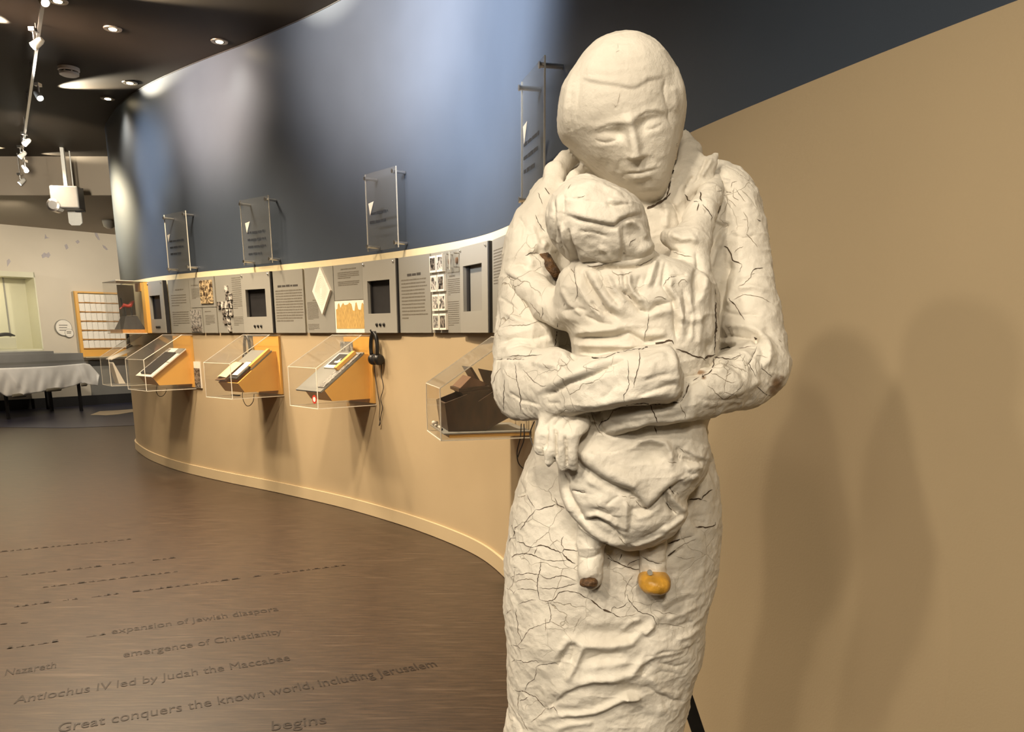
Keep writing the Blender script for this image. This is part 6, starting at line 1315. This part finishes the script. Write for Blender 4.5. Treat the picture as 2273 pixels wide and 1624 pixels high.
 ([(1338,1240),(1345,1238),(1353,1240)], 4), ([(1345,1228),(1355,1236),(1366,1246)], 1.6), ([(1353,1240),(1366,1246),(1378,1252),(1392,1258),(1408,1263),(1420,1262)], 3.2), ([(1382,1220),(1379,1234),(1374,1244)], 2.4), ([(1392,1256),(1398,1249),(1410,1244),(1421,1240)], 2.2), ([(1386,1330),(1388,1312),(1391,1298),(1398,1286),(1406,1276)], 1.6), ([(1377,1369),(1395,1366),(1415,1361)], 1.2), ([(1290,1366),(1280,1384),(1272,1405)], 1),
 ([(1428,466),(1440,460),(1455,455),(1468,447),(1478,440),(1488,428)], 7), ([(1503,318),(1501,340),(1497,365),(1493,385)], 8), ([(1489,400),(1485,420),(1479,436)], 5), ([(1268,376),(1280,362),(1290,352)], 6),  # dark ribbons painted as shade in the jaw and collar gaps
 # head
 ([(1376,206),(1373,218),(1371,232)], 1.0), ([(1371,233),(1366,236),(1363,232)], 1.0), ([(1371,96),(1372,106)], 1.2), ([(1367,116),(1376,112)], 1.2)]
cm = MB(); cl = MB()
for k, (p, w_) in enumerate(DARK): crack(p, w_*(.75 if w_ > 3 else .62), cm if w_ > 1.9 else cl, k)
ck = cm.build('crack_and_gap_shade_lines', 'crack', statue); tag(ck, 'dark open cracks in the plaster', kind='stuff')
ck = cl.build('hairline_cracks', 'crackl', statue); tag(ck, 'fine brown cracks in the plaster', kind='stuff')
print('crack verts', len(cm.v), 'adult', len(Av), 'child', len(Cv))
# amber foam shoe and the broken shoe end, the bare foam in the child's elbow gap
def foam(name, m, px, py, dy, rx, rz, ry, k=5, seed=1, wob=.10, flat=0):
    c = s3(px, py, dy); u = (YS+dy)/FP; rr = np.random.RandomState(seed)
    bm = bmesh.new(); bmesh.ops.create_icosphere(bm, subdivisions=k, radius=1); off = rr.rand(3)*20
    P = np.array([v.co[:] for v in bm.verts]); n = vnoise(P*1.6+off+30)*wob+vnoise(P*5+off+30)*wob*.3
    P = P*(1+n)[:, None]; P = np.sign(P)*np.abs(P)**.85*np.array([rx*u, ry, rz*u])+c
    for v, q in zip(bm.verts, P): v.co = V(q)-V(ORG)
    me = bpy.data.meshes.new(name); bm.to_mesh(me); bm.free()
    for p in me.polygons: p.use_smooth = True
    me.materials.append(M[m]); o = bpy.data.objects.new(name, me); COL.objects.link(o); o.parent = statue; return o
foam('bare_shoe', 'foam', 1452, 1290, -.122, 37, 26, .034, 5, 2, .02)['label'] = 'amber bare foam shoe tip'
foam('broken_shoe', 'foamd', 1307, 1291, -.130, 21, 12, .016, 4, 5, .16)['label'] = 'charred broken shoe end'
pn = MB(); c_ = s3(1443, 1266, -.140); pn.fr = (V(c_), V((1, 0, 0)), V((0, -1, 0)), V((0, 0, 1)))
pn.tube([(0, -.004, -.003), (0, .001, -.003)], .0035, 12).build('pin', 'greyl', statue)
el = MB(); q = [s3(1200, 560, -.015), s3(1208, 570, -.035), s3(1220, 588, -.045), s3(1232, 604, -.045), s3(1240, 618, -.04)]
el.tube([V(p) for p in q], [.006, .009, .008, .007, .006], 12).build('bare_core', 'foamd', statue, smooth=True)['label'] = 'bare brown core in the elbow gap'
# black steel strut behind the statue and the plinth it stands on
a = V(s3(1508, 1500, .17)); b = V(s3(1562, 1660, .19)); d = (b-a).normalized(); e_ = a+d*((a.z-.06)/-d.z)
mb = MB((a, V((1, 0, 0)), V((0, 1, 0)), V((0, 0, 1))))
w_ = .0125
p0, p1 = a, e_
mb.fr = None; mb.hexa([p0+V((-w_, -.004, 0)), p0+V((w_, -.004, 0)), p0+V((w_, .004, 0)), p0+V((-w_, .004, 0)), p1+V((-w_, -.004, 0)), p1+V((w_, -.004, 0)), p1+V((w_, .004, 0)), p1+V((-w_, .004, 0))])
mb.build('support_strut', 'black', statue, bevel=.001)['label'] = 'black flat steel strut'
MB().box((e_.x-.42, .98, 0), (e_.x+.06, 1.50, .06)).build('plinth', 'blackm', statue, bevel=.004)
